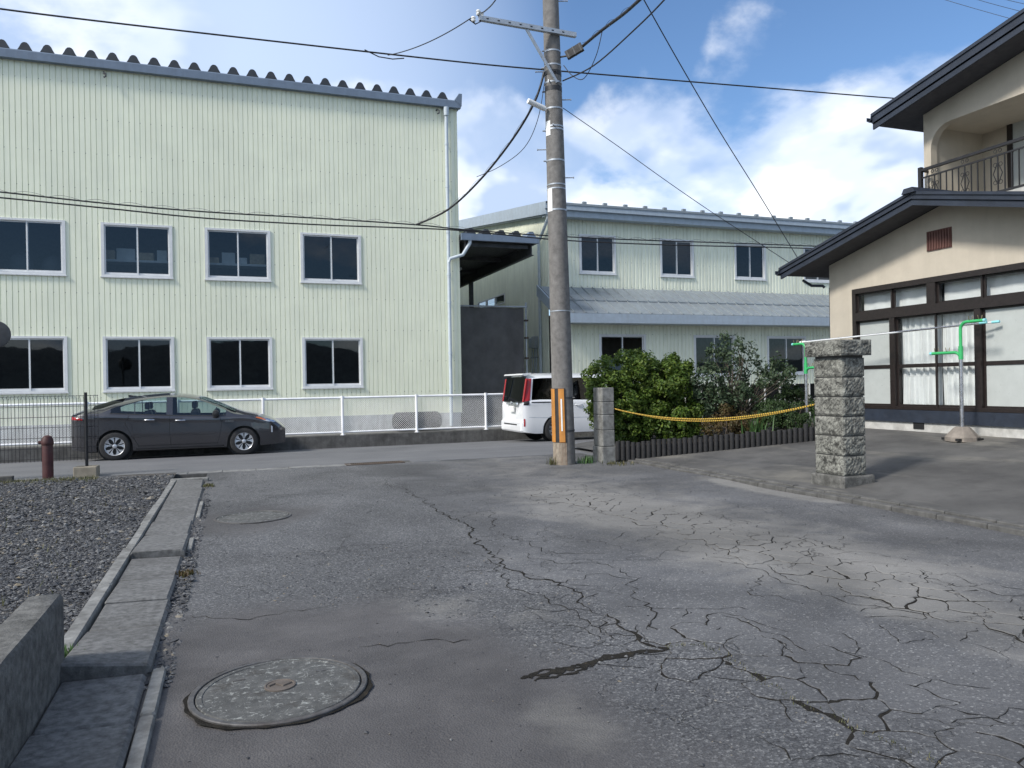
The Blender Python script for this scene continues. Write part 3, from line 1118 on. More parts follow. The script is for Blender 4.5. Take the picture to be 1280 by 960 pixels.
# kerb gutter along the left edge: slabs one by one
kl = MB().box(-1.0, -.40, -6, 13.85, -.25, -.035).build('roadside_gutter', M['soil'])
struct(kl)
seams = [13.8, 12.7, 11.6, 10.5, 9.6, 8.75, 7.6, 6.75, 6.05, 5.4, 4.55, 3.9, 3.3, 2.7, 2.1, 1.5, .9]
for i in range(len(seams) - 1):
    a, b = seams[i + 1] + .008, seams[i] - .008
    near_up = {5: .055, 9: .085, 7: .02, 11: .03}.get(i, rg.uniform(-.006, .008))
    far_up = rg.uniform(-.005, .012)
    rot = rg.uniform(-.008, .008)
    xl, xr_ = (-.885 if a > 4.4 else -.862) + rg.uniform(-.01, .01), -.445 + rg.uniform(-.02, .012)
    m_ = MB()
    n = 6
    for side in (0, 1):
        pass
    top = lambda x, y: .028 + (.03 * (-.445 - x)) + near_up * max(0, 1 - (y - a) / (b - a)) * (1 if i not in (9,) else (.45 + .55 * (-.44 - x) / .44)) + far_up * (y - a) / (b - a)
    pts_b, ys_ = [], [a, a + .015, a + (b - a) * .5, b - .015, b]
    rows = []
    for j, yv in enumerate(ys_):
        e_ = .012 if j in (0, 4) else 0
        row = []
        for xk, dn in ((xl, .012), (xl + .012, 0), ((xl + xr_) / 2, 0), (xr_ - .02, 0), (xr_, .02)):
            jag = rg.uniform(-.018, .018) if (j in (0, 4) and near_up > .02) else rg.uniform(-.003, .003)
            yj = yv + jag * (1 if j in (0, 4) else 0)
            row.append((xk + rot * (yv - a), yj, top(xk, yv) - dn - e_))
        rows.append(row)
    vs = [p_ for r_ in rows for p_ in r_]
    nb = len(vs)
    vs += [(p_[0], p_[1], -.09) for p_ in vs[:]]
    fs = []
    for j in range(4):
        for c_ in range(4):
            fs.append((j * 5 + c_, j * 5 + c_ + 1, (j + 1) * 5 + c_ + 1, (j + 1) * 5 + c_))
    rim = [0, 1, 2, 3, 4, 9, 14, 19, 24, 23, 22, 21, 20, 15, 10, 5]
    for j in range(len(rim)):
        u_, w_ = rim[j], rim[(j + 1) % len(rim)]
        fs.append((u_, u_ + nb, w_ + nb, w_))
    m_.add(vs, fs).build('gutter_slab', M['concrete_slab'], kl, local=True)
MB().cbox(-1.0, -.40, 13.815, 13.97, -.1, .06, .014).build('edge_stone', M['concrete'], kl, local=True)
yv = 5.0
while yv < 13.7:
    L_ = min(rg.uniform(1.1, 1.6), 13.8 - yv)
    MB().cbox(-.985 + rg.uniform(-.012, .006), -.895, yv + .006, yv + L_ - .006, -.1, .062 + rg.uniform(-.008, .01), .014).build('edge_stone', M['concrete'], kl, local=True)
    yv += L_
yv = 2.0
while yv < 4.6:
    MB().cbox(-.435, -.365, yv + .004, yv + .64, -.1, .03, .012).build('edge_stone', M['concrete'], kl, local=True)
    yv += .65
for ya, yb in ((7.9, 8.5), (9.9, 11.2)):
    MB().cbox(-.44, -.39, ya, yb, -.1, .028, .012).build('edge_stone', M['concrete'], kl, local=True)
Vg, Fg = stones(2600, (-.47, -.33), (4.3, 13.5), .011, lambda x, y: 0 * x + .0, 5)
Vh, Fh = stones(700, (-1.0, -.87), (4.6, 5.6), .018, lambda x, y: 0 * x - .02, 6)
o = np_mesh('loose_gravel', np.concatenate([Vg, Vh]), np.concatenate([Fg, Fh + len(Vg)]), M['gravel_stone'])
struct(o, 'stuff')

# loose grit scattered on the road
Va, Fa = stones(2500, (-.2, 6.9), (2.5, 13), .0042, lambda x, y: hz_np(x, y) + .001, 15)
# exposed aggregate of the worn surface near the camera
Vb, Fb = stones(34000, (.2, 4.6), (2.6, 7.5), .0045, lambda x, y: hz_np(x, y) - .0015 - .02 * (road_masks(x, y)[1] < .6) - .02 * (road_masks(x, y)[0] > .45), 16, .5)
Vg, Fg = np.concatenate([Va, Vb]), np.concatenate([Fa, Fb + len(Va)])
o = np_mesh('road_grit', Vg, Fg, M['gravel_stone'])
struct(o, 'stuff')


# manholes
def manhole(c, r, label, emblem):
    z = hz(*c) + .004
    t = thing('manhole_cover', label, 'manhole', (c[0], c[1], z))
    rr = random.Random(int(c[1] * 10))
    m_ = MB()
    n = 110
    ring = []
    h1, h2, h3 = rr.uniform(0, 6), rr.uniform(0, 6), rr.uniform(0, 6)
    for i in range(n):
        a = 2 * PI * i / n
        ro = r * (1.02 + .018 * math.sin(3 * a + h1) + .014 * math.sin(7 * a + h2) + .010 * math.sin(17 * a + h3) + .012 * rr.random())
        ring.append((c[0] + ro * math.cos(a), c[1] + ro * math.sin(a), z - .001))
    ring2 = [(c[0] + r * .97 * math.cos(2 * PI * i / n), c[1] + r * .97 * math.sin(2 * PI * i / n), z - .001) for i in range(n)]
    m_.add(ring + ring2, [(i, (i + 1) % n, n + (i + 1) % n, n + i) for i in range(n)])
    m_.build('joint_gap', M['crack_dirt'], t)
    MB().lathe([(r * .985, -.03), (r * .985, .006), (r * .975, .010), (r * .925, .010), (r * .92, .006), (r * .92, -.03)], (c[0], c[1], z), 48).build('rim', M['iron_cast'], t, 40)
    MB().lathe([(r * .905, -.03), (r * .905, .004), (r * .895, .009), (r * .84, .009), (r * .835, .005), (0.0, .006)], (c[0], c[1], z), 48).build('lid', M['manhole_lid'], t, 30)
    if emblem:
        e_ = MB()
        e_.lathe([(.078, .004), (.078, .013), (.070, .014), (.066, .010), (0.0, .010)], (c[0] + .0, c[1] + .02, z), 28)
        e_.tube([(c[0] - .055, c[1] + .02, z + .012), (c[0] - .02, c[1] + .045, z + .012), (c[0] + .015, c[1] + .0, z + .012), (c[0] + .055, c[1] + .03, z + .012)], .006, 6)
        e_.build('emblem', M['emblem_tan'], t, 40)
        for a in (.6, 2.4):
            x_, y_ = c[0] + .27 * math.cos(a), c[1] + .27 * math.sin(a)
            MB().box(x_ - .03, x_ + .03, y_ - .008, y_ + .008, z + .002, z + .0085).build('lift_slot', M['iron_cast'], t)


manhole((.205, 4.07), .445, 'large round manhole cover with a brown centre mark in smooth patched asphalt', True)
manhole((.21, 9.72), .455, 'plain round manhole cover beside the gutter slabs', False)

# low concrete wall beside the camera
wl = thing('garden_wall', 'low thick concrete wall end with a rough speckled top beside the gravel', 'wall', (-.95, 3.0, 0))
nseg = 26
m_ = MB()
rr = random.Random(9)
prof = [(-.868, -.1), (-.872, .445), (-.886, .468), (-1.01, .472), (-1.035, .466), (-1.045, .44), (-1.045, -.1)]
rows = []
for i in range(nseg + 1):
    yv = -4 + 8.66 * i / nseg
    rows.append([(a + rr.uniform(-.004, .004), yv, b + rr.uniform(-.004, .004)) for a, b in prof])
rows.append([(-.957 + (a + .957) * .88, 4.69, b if b < 0 else b - .03) for a, b in prof])
vs = [p_ for r_ in rows for p_ in r_]
k = len(prof)
fs = [(i * k + j, i * k + j + 1, (i + 1) * k + j + 1, (i + 1) * k + j) for i in range(len(rows) - 1) for j in range(k - 1)]
fs += [tuple((len(rows) - 1) * k + j for j in range(k)), tuple(range(k - 1, -1, -1))]
m_.add(vs, fs).build('wall_body', M['wall_concrete'], wl, 50)
# ------------------------------------------------------------------ buildings
def ribbed(mb, fn, u0, u1, z0, z1, pitch, gw, dep, holes=()):
    """metal siding: flat strips with narrow grooves; fn(u, out, z); z1 may be a function of u; holes are (u0,u1,z0,z1)"""
    zt = z1 if callable(z1) else (lambda u: z1)
    br = []
    k = math.floor(u0 / pitch)
    while k * pitch < u1:
        a = k * pitch
        for du, d in ((0, 0), (gw * .25, -dep), (gw * .75, -dep), (gw, 0)):
            br.append((a + du, d))
        k += 1
    us = [b[0] for b in br]
    ds = [b[1] for b in br]
    allu = sorted(set([u0, u1] + [u for u in us if u0 < u < u1] + [h[i] for h in holes for i in (0, 1) if u0 < h[i] < u1]))
    dv = lambda u: float(np.interp(u, us, ds))
    for a, b in zip(allu[:-1], allu[1:]):
        if b - a < 1e-6:
            continue
        mid = (a + b) / 2
        spans = [(z0, None)]
        cuts = sorted([(h[2], h[3]) for h in holes if h[0] - 1e-6 <= mid <= h[1] + 1e-6])
        lo = z0
        segs = []
        for c0, c1 in cuts:
            if c0 > lo:
                segs.append((lo, c0, False))
            lo = c1
        segs.append((lo, None, True))
        for s0, s1, last in segs:
            ta, tb = (zt(a), zt(b)) if last else (s1, s1)
            mb.add([fn(a, dv(a), s0), fn(b, dv(b), s0), fn(b, dv(b), tb), fn(a, dv(a), ta)], [(0, 1, 2, 3)])


def fbox(mb, fn, u0, u1, d0, d1, z0, z1):
    mb.hexa([fn(u0, d0, z0), fn(u1, d0, z0), fn(u1, d1, z0), fn(u0, d1, z0)], [fn(u0, d0, z1), fn(u1, d0, z1), fn(u1, d1, z1), fn(u0, d1, z1)])


def slider(parent, fn, u0, u1, z0, z1, glass='glass_window', metal='aluminium', fw=.055, flip=False):
    """two-leaf sliding window: frame > sash x2 with panes"""
    m_ = MB()
    fbox(m_, fn, u0 - .02, u0 + fw, -.07, .03, z0 - .02, z1 + .02)
    fbox(m_, fn, u1 - fw, u1 + .02, -.07, .03, z0 - .02, z1 + .02)
    fbox(m_, fn, u0 + fw, u1 - fw, -.07, .028, z1 - fw * .7, z1 + .018)
    fbox(m_, fn, u0 + fw, u1 - fw, -.07, .028, z0 - .018, z0 + fw * .7)
    fbox(m_, fn, u0 - .04, u1 + .04, .0, .055, z0 - .05, z0 - .021)      # sill
    w = m_.build('window', M[metal], parent)
    mid = (u0 + u1) / 2
    a0, a1, b0, b1 = u0 + fw, mid + .025, mid - .025, u1 - fw
    zb, zt = z0 + fw * .7, z1 - fw * .7
    for (s0, s1, d) in ((a0, a1, -.018 if not flip else -.048), (b0, b1, -.048 if not flip else -.018)):
        m_ = MB()
        t = .036
        fbox(m_, fn, s0, s0 + t, d - .012, d + .012, zb, zt)
        fbox(m_, fn, s1 - t, s1, d - .012, d + .012, zb, zt)
        fbox(m_, fn, s0 + t, s1 - t, d - .011, d + .011, zb, zb + .055)
        fbox(m_, fn, s0 + t, s1 - t, d - .011, d + .011, zt - t, zt)
        m_.build('sash', M[metal], w, local=False)
        m_ = MB()
        m_.add([fn(s0 + t, d, zb + .055), fn(s1 - t, d, zb + .055), fn(s1 - t, d, zt - t), fn(s0 + t, d, zt - t)], [(0, 1, 2, 3)])
        m_.build('pane', M[glass], w)
    return w


def room(parent, x0, x1, y0, y1, z0, z1, name='interior'):
    m_ = MB()
    m_.add([(x0, y0, z0), (x1, y0, z0), (x1, y1, z0), (x0, y1, z0), (x0, y0, z1), (x1, y0, z1), (x1, y1, z1), (x0, y1, z1)],
           [(0, 1, 2, 3), (4, 5, 6, 7), (1, 2, 6, 5), (2, 3, 7, 6), (3, 0, 4, 7)])
    m_.build(name, M['interior'], parent)


# ---- tall factory
FX0, FX1, FY = -16.0, 6.62, 22.6
fac = thing('factory_building', 'tall pale green factory clad in vertical ribbed metal with two rows of windows', 'building', (-4, FY, .25))
ff = lambda u, d, z: (u, FY - d, z)
wins = []
for r_, (za, zb) in enumerate(((1.56, 2.98), (4.61, 6.0))):
    for k in range(-5, 3):
        u0 = -.63 + 2.55 * k if k != 99 else 0
        if u0 + 1.69 > FX1 - .3 or u0 < FX0 + .3:
            continue
        if k > 1:
            continue
        wins.append((u0, u0 + 1.69, za, zb, r_, k))
m_ = MB()
ribbed(m_, ff, FX0, FX1, .70, 10.12, .131, .022, .018, [w[:4] for w in wins])
m_.build('cladding', M['cladding'], fac)
# corner flashing, side and back walls
m_ = MB()
m_.box(FX1 - .002, FX1 + .03, FY - .02, FY + .12, .70, 10.1)
m_.build('corner_flashing', M['cladding'], fac)
m_ = MB()
ribbed(m_, lambda u, d, z: (FX1 + .012 + d, u, z), FY + .12, 48, .3, 10.1, .131, .03, .016)
m_.build('side_cladding', M['cladding'], fac)
m_ = MB()
for (a, b) in [(FX0, -12.0), (-12.0, -7.5), (-7.5, -3.9), (-3.9, .55), (.55, 4.05), (4.05, FX1 - .01)]:
    m_ = MB()
    m_.box(a + .004, b - .004, FY - .035, FY + .06, .2, .705)
    m_.build('plinth_panel', M['plinth'], fac)
for za, zb in ((.3, 3.6), (3.7, 7.2)):
    room(fac, FX0 + .1, FX1 - .1, FY + .12, FY + 7, za, zb)
for u0, u1, za, zb, r_, k in wins:
    slider(fac, ff, u0, u1, za, zb, flip=(k % 2 == 0 and r_ == 1))
# eaves gutter and folded-plate roof
m_ = MB()
m_.prism([(-.17, 10.06), (-.17, 10.26), (-.15, 10.29), (.02, 10.29), (.02, 10.10), (-.02, 10.06)], lambda a, b, d: (d, FY + a, b), FX0 - .1, FX1 + .12)
m_.build('eaves_trim', M['trim_blue'], fac)
m_ = MB().box(FX0 - .1, FX1 + .12, FY + .02, 48, 10.24, 10.30)
rf = m_.build('roof', M['roof_dark'], fac)
ridge_prof = [(-.165, 10.295), (-.125, 10.365), (-.085, 10.45), (-.045, 10.49), (0, 10.50), (.045, 10.49), (.085, 10.45), (.125, 10.365), (.165, 10.295)]
rib = MB().prism(ridge_prof, lambda a, b, d: (a, d, b), FY - .15, 47.9)
rib_me = rib.mesh('roof_rib', root_loc(fac))
rib_me.materials.append(M['roof_dark'])
k = 0
xr = FX1 - .45
while xr > FX0:
    o = bpy.data.objects.new('roof_rib', rib_me)
    COL.objects.link(o)
    o.parent = rf
    o.location = (xr, 0, 0)
    xr -= .5
m_ = MB().prism([(FX1 - .08, 10.28), (FX1 + .14, 10.12), (FX1 + .16, 10.50), (FX1 + .06, 10.5)], lambda a, b, d: (a, d, b), FY - .18, 47)
m_.build('verge_flashing', M['trim_blue'], fac)
for xx in (-3.05, 6.0):
    m_ = MB()
    m_.tube([(xx, FY - .0, 9.97), (xx, FY - .12, 9.97), (xx + .05, FY - .14, 9.93), (xx + .05, FY - .14, 9.85), (xx, FY - .14, 9.82)], .022, 6)
    m_.build('eaves_hook', M['steel_dark'], fac)
# downpipe
m_ = MB()
XP = 6.28
m_.lathe([(.075, 9.8), (.09, 10.05)], (XP, FY - .12, 0), 14)
m_.tube([(XP, FY - .10, 9.9), (XP, FY - .10, .3)], .055, 12)
for z_ in (8.9, 7.6, 6.2, 4.9, 4.05, 2.5, 1.2):
    m_.lathe([(.066, z_), (.066, z_ + .07)], (XP, FY - .10, 0), 12)
    m_.box(XP - .012, XP + .012, FY - .06, FY + .0, z_ + .02, z_ + .05)
m_.build('downpipe', M['pipe_pvc'], fac, 40)

# things seen through the upper factory windows
rs = random.Random(21)
for (xa, xb) in ((-3.3, -1.3), (-.8, 1.2)):
    sh = thing('storage_shelf', 'white storage shelf seen through the upper factory window %s' % ('with long pale rolls' if xa < -2 else 'stacked with mixed cartons'), 'shelf', (xa, FY + .9, 3.7))
    MB().box(xa, xb, FY + .55, FY + 1.1, 5.08, 5.14).build('board', M['shelf_white'], sh)
    for ux in (xa + .02, xb - .06):
        for uy in (FY + .57, FY + 1.06):
            MB().box(ux, ux + .04, uy - .02, uy + .02, 3.7, 5.08).build('post', M['steel_dark'], sh)
    x = xa + .05
    while x < xb - .35:
        w_ = rs.uniform(.25, .5)
        h_ = rs.uniform(.12, .32)
        o = MB().cbox(x, x + w_, FY + .62, FY + 1.0, 5.141, 5.14 + h_, .01).build('carton', M[rs.choice(['carton', 'shelf_white', 'carton'])])
        tag(o, 'carton on the white shelf behind the %s' % ('upper factory window with long rolls' if xa < -2 else 'third upper factory window'), 'carton', 'cartons on the factory shelves')
        x += w_ + rs.uniform(.02, .1)
for x_, w_, h_ in ((-5.5, .62, .62), (-4.75, .6, .58)):
    m_ = MB()
    m_.grid(lambda u, v: (x_ + w_ * .5 + w_ * .5 * math.cos(2 * PI * u) * (math.sin(PI * v) ** .4), FY + .75 + .2 * math.sin(2 * PI * u) * (math.sin(PI * v) ** .4), 4.3 + h_ * 1.6 * v), 16, 8)
    o = m_.build('sack', M['steel_dark'], None, 60)
    tag(o, 'dark bulging sack standing behind the left upper factory window', 'sack', 'dark sacks in the factory window')
    o['kind_note'] = 'pair'
    del o['kind_note']
    st_ = MB().box(x_ - .05, x_ + w_ + .05, FY + .45, FY + 1.05, 3.7, 4.3).build('pallet_box', M['interior'])
    tag(st_, 'grey box carrying a dark sack behind the factory window', 'box', 'boxes under the sacks')

# ---- canopy over the alley
can = thing('alley_canopy', 'dark steel canopy with folded metal roof over the alley between the factories', 'canopy', (8, 23, .25))
m_ = MB()
m_.box(6.66, 9.22, 22.34, 22.44, 6.0, 6.20)
m_.build('fascia', M['trim_blue'], can)
m_ = MB().box(6.66, 9.20, 22.44, 38, 6.14, 6.19)
cr_ = m_.build('roof', M['steel_dark'], can)
MB().box(6.66, 9.2, 22.5, 38, 6.005, 6.03).build('underside', M['steel_dark'], can)
prof = [(-.17, 6.19), (-.06, 6.37), (.06, 6.37), (.17, 6.19)]
for k in range(5):
    m_ = MB().prism(prof, lambda a, b, d: (6.98 + .5 * k + a, d, b), 22.38, 38)
    m_.build('roof_rib', M['roof_dark'] if k < 4 else M['trim_blue'], cr_)
for x_ in (6.75, 8.95):
    m_ = MB().box(x_, x_ + .15, 22.5, 38, 5.98, 6.0).box(x_ + .06, x_ + .09, 22.5, 38, 5.66, 5.98).box(x_, x_ + .15, 22.5, 38, 5.64, 5.66)
    m_.build('beam', M['steel_dark'], can)
for y_ in (22.6, 25.2, 28, 31, 34, 37):
    MB().box(6.9, 8.95, y_, y_ + .12, 5.86, 5.97).build('cross_beam', M['steel_dark'], can)
for y_ in (29.0, 37.2):
    MB().box(8.95, 9.1, y_, y_ + .15, .24, 5.64).build('column', M['steel_dark'], can)
MB().box(7.6, 7.68, 25.8, 27.0, 5.62, 5.70).build('lamp_tube', M['shelf_white'], can)
m_ = MB()
m_.tube([(6.95, 22.42, 6.02), (6.95, 22.42, 5.92), (6.72, 22.44, 5.55), (6.32, 22.48, 5.42), (6.28, 22.49, 5.3)], .055, 10)
m_.build('branch_pipe', M['pipe_pvc'], can, 40)

# ---- tarpaulin screen closing the alley
tp = thing('tarp_screen', 'black tarpaulin hung on a pipe frame closing the alley', 'tarp', (8, 24.5, .25))
m_ = MB()
rr = random.Random(2)
m_.grid(lambda u, v: (6.68 + 2.8 * u, 24.5 + .035 * math.sin(14 * u + 2 * v) + .05 * math.sin(3 * v + 5 * u) * (1 - v) + .03 * math.sin(23 * u), .27 + 3.9 * v), 50, 24)
m_.build('tarp', M['tarp'], tp, 60)
m_ = MB()
m_.tube([(6.68, 24.45, 4.2), (9.6, 24.45, 4.2)], .028, 8)
m_.tube([(9.55, 24.44, .25), (9.55, 24.44, 4.35)], .03, 8)
m_.build('frame_pipe', M['galvanised'], tp, 40)
for z_ in (1.0, 1.7, 2.4, 3.1, 3.7):
    MB().box(9.49, 9.61, 24.38, 24.5, z_, z_ + .06).build('clamp', M['rust'], tp)

# ---- workshop building behind the parked van
SX = 10.65
shop = thing('workshop_building', 'pale cream ribbed metal workshop with grey lean-to roof', 'building', (14, 25, .25))
SY, LY, SX1 = 25.0, 23.6, 36.0
f1 = lambda u, d, z: (u, SY - d, z)
f0 = lambda u, d, z: (u, LY - d, z)
up_w = [(11.9 + 3.36 * k, 13.35 + 3.36 * k, 5.54, 6.93) for k in range(7)]
lo_w = [(11.93, 13.72, 1.72, 3.2), (15.75, 17.5, 1.72, 3.19), (18.98, 20.76, 1.75, 3.17), (22.4, 24.2, 1.72, 3.17), (25.8, 27.6, 1.72, 3.17)]
m_ = MB()
ribbed(m_, f1, SX, SX1, 4.8, 7.62, .152, .05, .022, up_w)
m_.build('upper_cladding', M['cladding_shop'], shop)
m_ = MB()
ribbed(m_, f0, SX + .05, SX1, .3, 4.15, .152, .05, .022, lo_w)
m_.build('lower_cladding', M['cladding_shop'], shop)
m_ = MB()
rake = lambda y: 7.62 + (y - SY) * .145
ribbed(m_, lambda u, d, z: (SX - d, u, z), SY, 46, .25, rake, .152, .05, .022, [(29.6, 33.3, 4.9, 5.32)])
m_.build('side_cladding', M['cladding_shop'], shop)
m_ = MB()
ribbed(m_, lambda u, d, z: (SX + .05 - d, u, z), LY, SY - .03, .25, lambda u: 4.2 + (u - LY) * .5, .152, .05, .022)
m_.build('side_cladding', M['cladding_shop'], shop)
room(shop, SX + .1, SX1 - .1, SY + .1, SY + 6, 4.95, 7.55)
room(shop, SX + .15, SX1 - .1, LY + .1, SY + 6, .3, 4.0)
for w_ in up_w:
    slider(shop, f1, *w_)
for w_ in lo_w:
    slider(shop, f0, *w_)
fs_ = lambda u, d, z: (SX - d, u, z)
for k in range(3):
    m_ = MB()
    a = 29.62 + 1.22 * k
    fbox(m_, fs_, a, a + .05, -.05, .02, 4.9, 5.32)
    fbox(m_, fs_, a + 1.16, a + 1.21, -.05, .02, 4.9, 5.32)
    fbox(m_, fs_, a + .05, a + 1.16, -.05, .02, 4.9, 4.95)
    fbox(m_, fs_, a + .05, a + 1.16, -.05, .02, 5.27, 5.32)
    w_ = m_.build('window', M['aluminium'], shop)
    MB().add([fs_(a + .05, -.02, 4.95), fs_(a + 1.16, -.02, 4.95), fs_(a + 1.16, -.02, 5.27), fs_(a + .05, -.02, 5.27)], [(0, 1, 2, 3)]).build('pane', M['glass_window'], w_)
# main roof, eaves and rake boards
m_ = MB()
m_.hexa([(SX - .25, 24.5, 7.86), (SX1, 24.5, 7.86), (SX1, 46, 10.98), (SX - .25, 46, 10.98)], [(SX - .25, 24.5, 7.93), (SX1, 24.5, 7.93), (SX1, 46, 11.05), (SX - .25, 46, 11.05)])
m_.build('roof', M['roof_grey'], shop)
m_ = MB().box(SX - .2, SX1, 24.56, 24.99, 7.46, 7.52).box(SX - .22, SX1, 24.53, 24.57, 7.44, 7.87)
m_.build('eaves_board', M['trim_pale'], shop)
m_ = MB()
m_.prism([(24.42, 7.66), (24.42, 7.80), (24.40, 7.82), (24.53, 7.82), (24.53, 7.66)], lambda a, b, d: (d, a, b), SX - .3, SX1)
m_.build('gutter', M['trim_pale'], shop)
m_ = MB()
m_.hexa([(SX - .26, 24.5, 7.48), (SX - .2, 24.5, 7.48), (SX - .2, 46, 10.6), (SX - .26, 46, 10.6)], [(SX - .26, 24.5, 7.93), (SX - .2, 24.5, 7.93), (SX - .2, 46, 11.05), (SX - .26, 46, 11.05)])
m_.build('rake_board', M['trim_pale'], shop)
m_ = MB()
m_.hexa([(SX - .2, 24.9, 7.5), (SX - .001, 24.9, 7.5), (SX - .001, 46, 10.55), (SX - .2, 46, 10.55)], [(SX - .2, 24.9, 7.53), (SX - .001, 24.9, 7.53), (SX - .001, 46, 10.58), (SX - .2, 46, 10.58)])
m_.build('rake_soffit', M['trim_pale'], shop)
sg = MB().cbox(0, .16, 24.62, 24.72, 7.94, 8.03, .01).mesh('snow_guard', (0, 0, 0))
sg.materials.append(M['roof_grey'])
for k in range(30):
    o = bpy.data.objects.new('snow_guard', sg)
    COL.objects.link(o)
    o.parent = shop
    o.location = Vector((SX + .4 + k * .83, 0, .015)) - root_loc(shop)
# lean-to roof in two courses of standing-seam panels
lt = MB().hexa([(SX - .42, 22.97, 3.84), (SX1, 22.97, 3.84), (SX1, SY - .01, 4.93), (SX - .42, SY - .01, 4.93)], [(SX - .42, 22.97, 3.88), (SX1, 22.97, 3.88), (SX1, SY - .01, 4.97), (SX - .42, SY - .01, 4.97)]).build('lean_to_roof', M['roof_grey'], shop)
sl = (4.97 - 3.88) / (SY - .01 - 22.97)


def lean_panel(y0, y1, lift):
    m = MB()
    z = lambda y: 3.885 + (y - 22.97) * sl + lift
    m.hexa([(.004, y0, z(y0) - .02), (.416, y0, z(y0) - .02), (.416, y1, z(y1) - .02), (.004, y1, z(y1) - .02)],
           [(.004, y0, z(y0) + .012), (.416, y0, z(y0) + .012), (.416, y1, z(y1) + .002), (.004, y1, z(y1) + .002)])
    m.hexa([(0, y0 - .012, z(y0) + .0), (.028, y0 - .012, z(y0) + .0), (.028, y1, z(y1)), (0, y1, z(y1))],
           [(.004, y0 - .012, z(y0) + .05), (.024, y0 - .012, z(y0) + .05), (.024, y1, z(y1) + .045), (.004, y1, z(y1) + .045)])
    m.hexa([(.0, y0 - .022, z(y0) - .045), (.05, y0 - .022, z(y0) - .045), (.05, y0 - .013, z(y0) - .045), (.0, y0 - .013, z(y0) - .045)],
           [(.0, y0 - .022, z(y0) + .045), (.05, y0 - .022, z(y0) + .045), (.05, y0 - .013, z(y0) + .05), (.0, y0 - .013, z(y0) + .05)])
    me = m.mesh('roof_panel', (0, 0, 0))
    me.materials.append(M['roof_grey'])
    return me


for me in (lean_panel(22.95, 23.93, .0), lean_panel(23.9, SY - .03, .035)):
    for k in range(60):
        o = bpy.data.objects.new('roof_panel', me)
        COL.objects.link(o)
        o.parent = lt
        o.location = Vector((SX - .40 + k * .42, 0, 0)) - root_loc(shop)
m_ = MB().box(SX - .46, SX1, 22.90, 22.955, 3.55, 3.86).box(SX - .46, SX1, 22.955, LY - .0, 3.55, 3.58)
m_.build('lean_to_fascia', M['trim_pale'], shop)
m_ = MB()
m_.hexa([(SX - .47, 22.90, 3.55), (SX - .425, 22.90, 3.55), (SX - .425, SY - .02, 4.66), (SX - .47, SY - .02, 4.66)], [(SX - .47, 22.90, 3.93), (SX - .425, 22.90, 3.93), (SX - .425, SY - .02, 5.05), (SX - .47, SY - .02, 5.05)])
m_.build('lean_to_verge', M['trim_pale'], shop)
m_ = MB()
yp = 25.55
m_.tube([(SX - .12, 24.47, 7.68), (SX - .13, 24.5, 7.5), (SX - .14, 25.0, 7.05), (SX - .12, yp, 6.7), (SX - .12, yp, .3)], .055, 10)
for z_ in (6.3, 5.4, 4.2, 2.8):
    m_.lathe([(.066, z_), (.066, z_ + .06)], (SX - .12, yp, 0), 10)
m_.build('downpipe', M['pipe_pvc'], shop, 40)
mb_ = thing('meter_box', 'grey electric meter box with conduits on the workshop side wall', 'meter box', (SX - .1, 26.3, .3))
MB().cbox(SX - .16, SX - .02, 26.0, 26.35, 2.85, 3.3, .012).build('box', M['galvanised'], mb_)
MB().cbox(SX - .14, SX - .02, 26.42, 26.7, 2.9, 3.25, .012).build('box', M['trim_pale'], mb_)
for y_ in (26.1, 26.25, 26.5):
    MB().tube([(SX - .07, y_, 2.86), (SX - .07, y_, .3)], .022, 8).build('conduit', M['pipe_pvc'], mb_, 40)
MB().box(SX - .1, SX - .03, 26.0, 26.6, 2.5, 2.54).build('bracket', M['galvanised'], mb_)
# equipment dimly seen through the lower workshop windows
o = MB().lathe([(.0, 0), (.5, .0), (.62, .3), (.55, .55), (.3, .68), (0, .7)], (13.0, LY + 1.2, 1.75), 20).build('covered_machine', M['shelf_white'], None, 50)
tag(o, 'pale covered machine behind the lower workshop window', 'machine')

# ---- the house on the right
HX = 12.0
house = thing('house', 'two storey cream stucco house with dark metal roofs and sliding doors', 'house', (13, 9.5, .5))
hf = lambda u, d, z: (HX - d, u, z)          # u = y along the front, d = outwards
ridge_y, eave_y, eave_z, ridge_z = 10.12, 13.55, 3.74, 4.58
roofu = lambda y: ridge_z - abs(y - ridge_y) * (ridge_z - eave_z) / (eave_y - ridge_y)    # underside
OPL, OPR, OPB, OPT = 12.19, 6.3, .93, 3.33
m_ = MB()
pts = [(12.88, .70), (12.88, roofu(12.88) + .05), (ridge_y, ridge_z + .05), (6.9, roofu(6.9) + .05), (4.2, roofu(6.9)), (4.2, .70)]
# front wall in pieces round the opening
m_.prism([(12.88, .70), (12.88, roofu(12.88) + .05), (OPL, roofu(OPL) + .05), (OPL, .70)], lambda a, b, d: hf(a, d, b), 0, -.15)
m_.prism([(OPL, OPT), (OPL, roofu(OPL) + .05), (ridge_y, ridge_z + .05), (6.9, roofu(6.9) + .05), (OPR, roofu(6.9)), (OPR, OPT)], lambda a, b, d: hf(a, d, b), 0, -.15)
m_.prism([(OPR, .70), (OPR, roofu(6.9)), (4.2, roofu(6.9)), (4.2, .70)], lambda a, b, d: hf(a, d, b), 0, -.15)
m_.box(HX + .15, 20, 12.73, 12.88, .7, 3.8)
m_.build('front_wall', M['stucco'], house)
m_ = MB().box(HX - .02, HX + .14, 4.2, 12.9, .3, .70)
m_.build('plinth', M['concrete_pale'], house)
MB().box(HX - .035, HX - .021, 10.55, 10.78, .58, .70).build('plinth_vent', M['trim_black'], house)
m_ = MB().box(HX - .06, HX + .1, OPR, OPL, .70, OPB + .005)
m_.build('skirt_board', M['house_metal'], house)
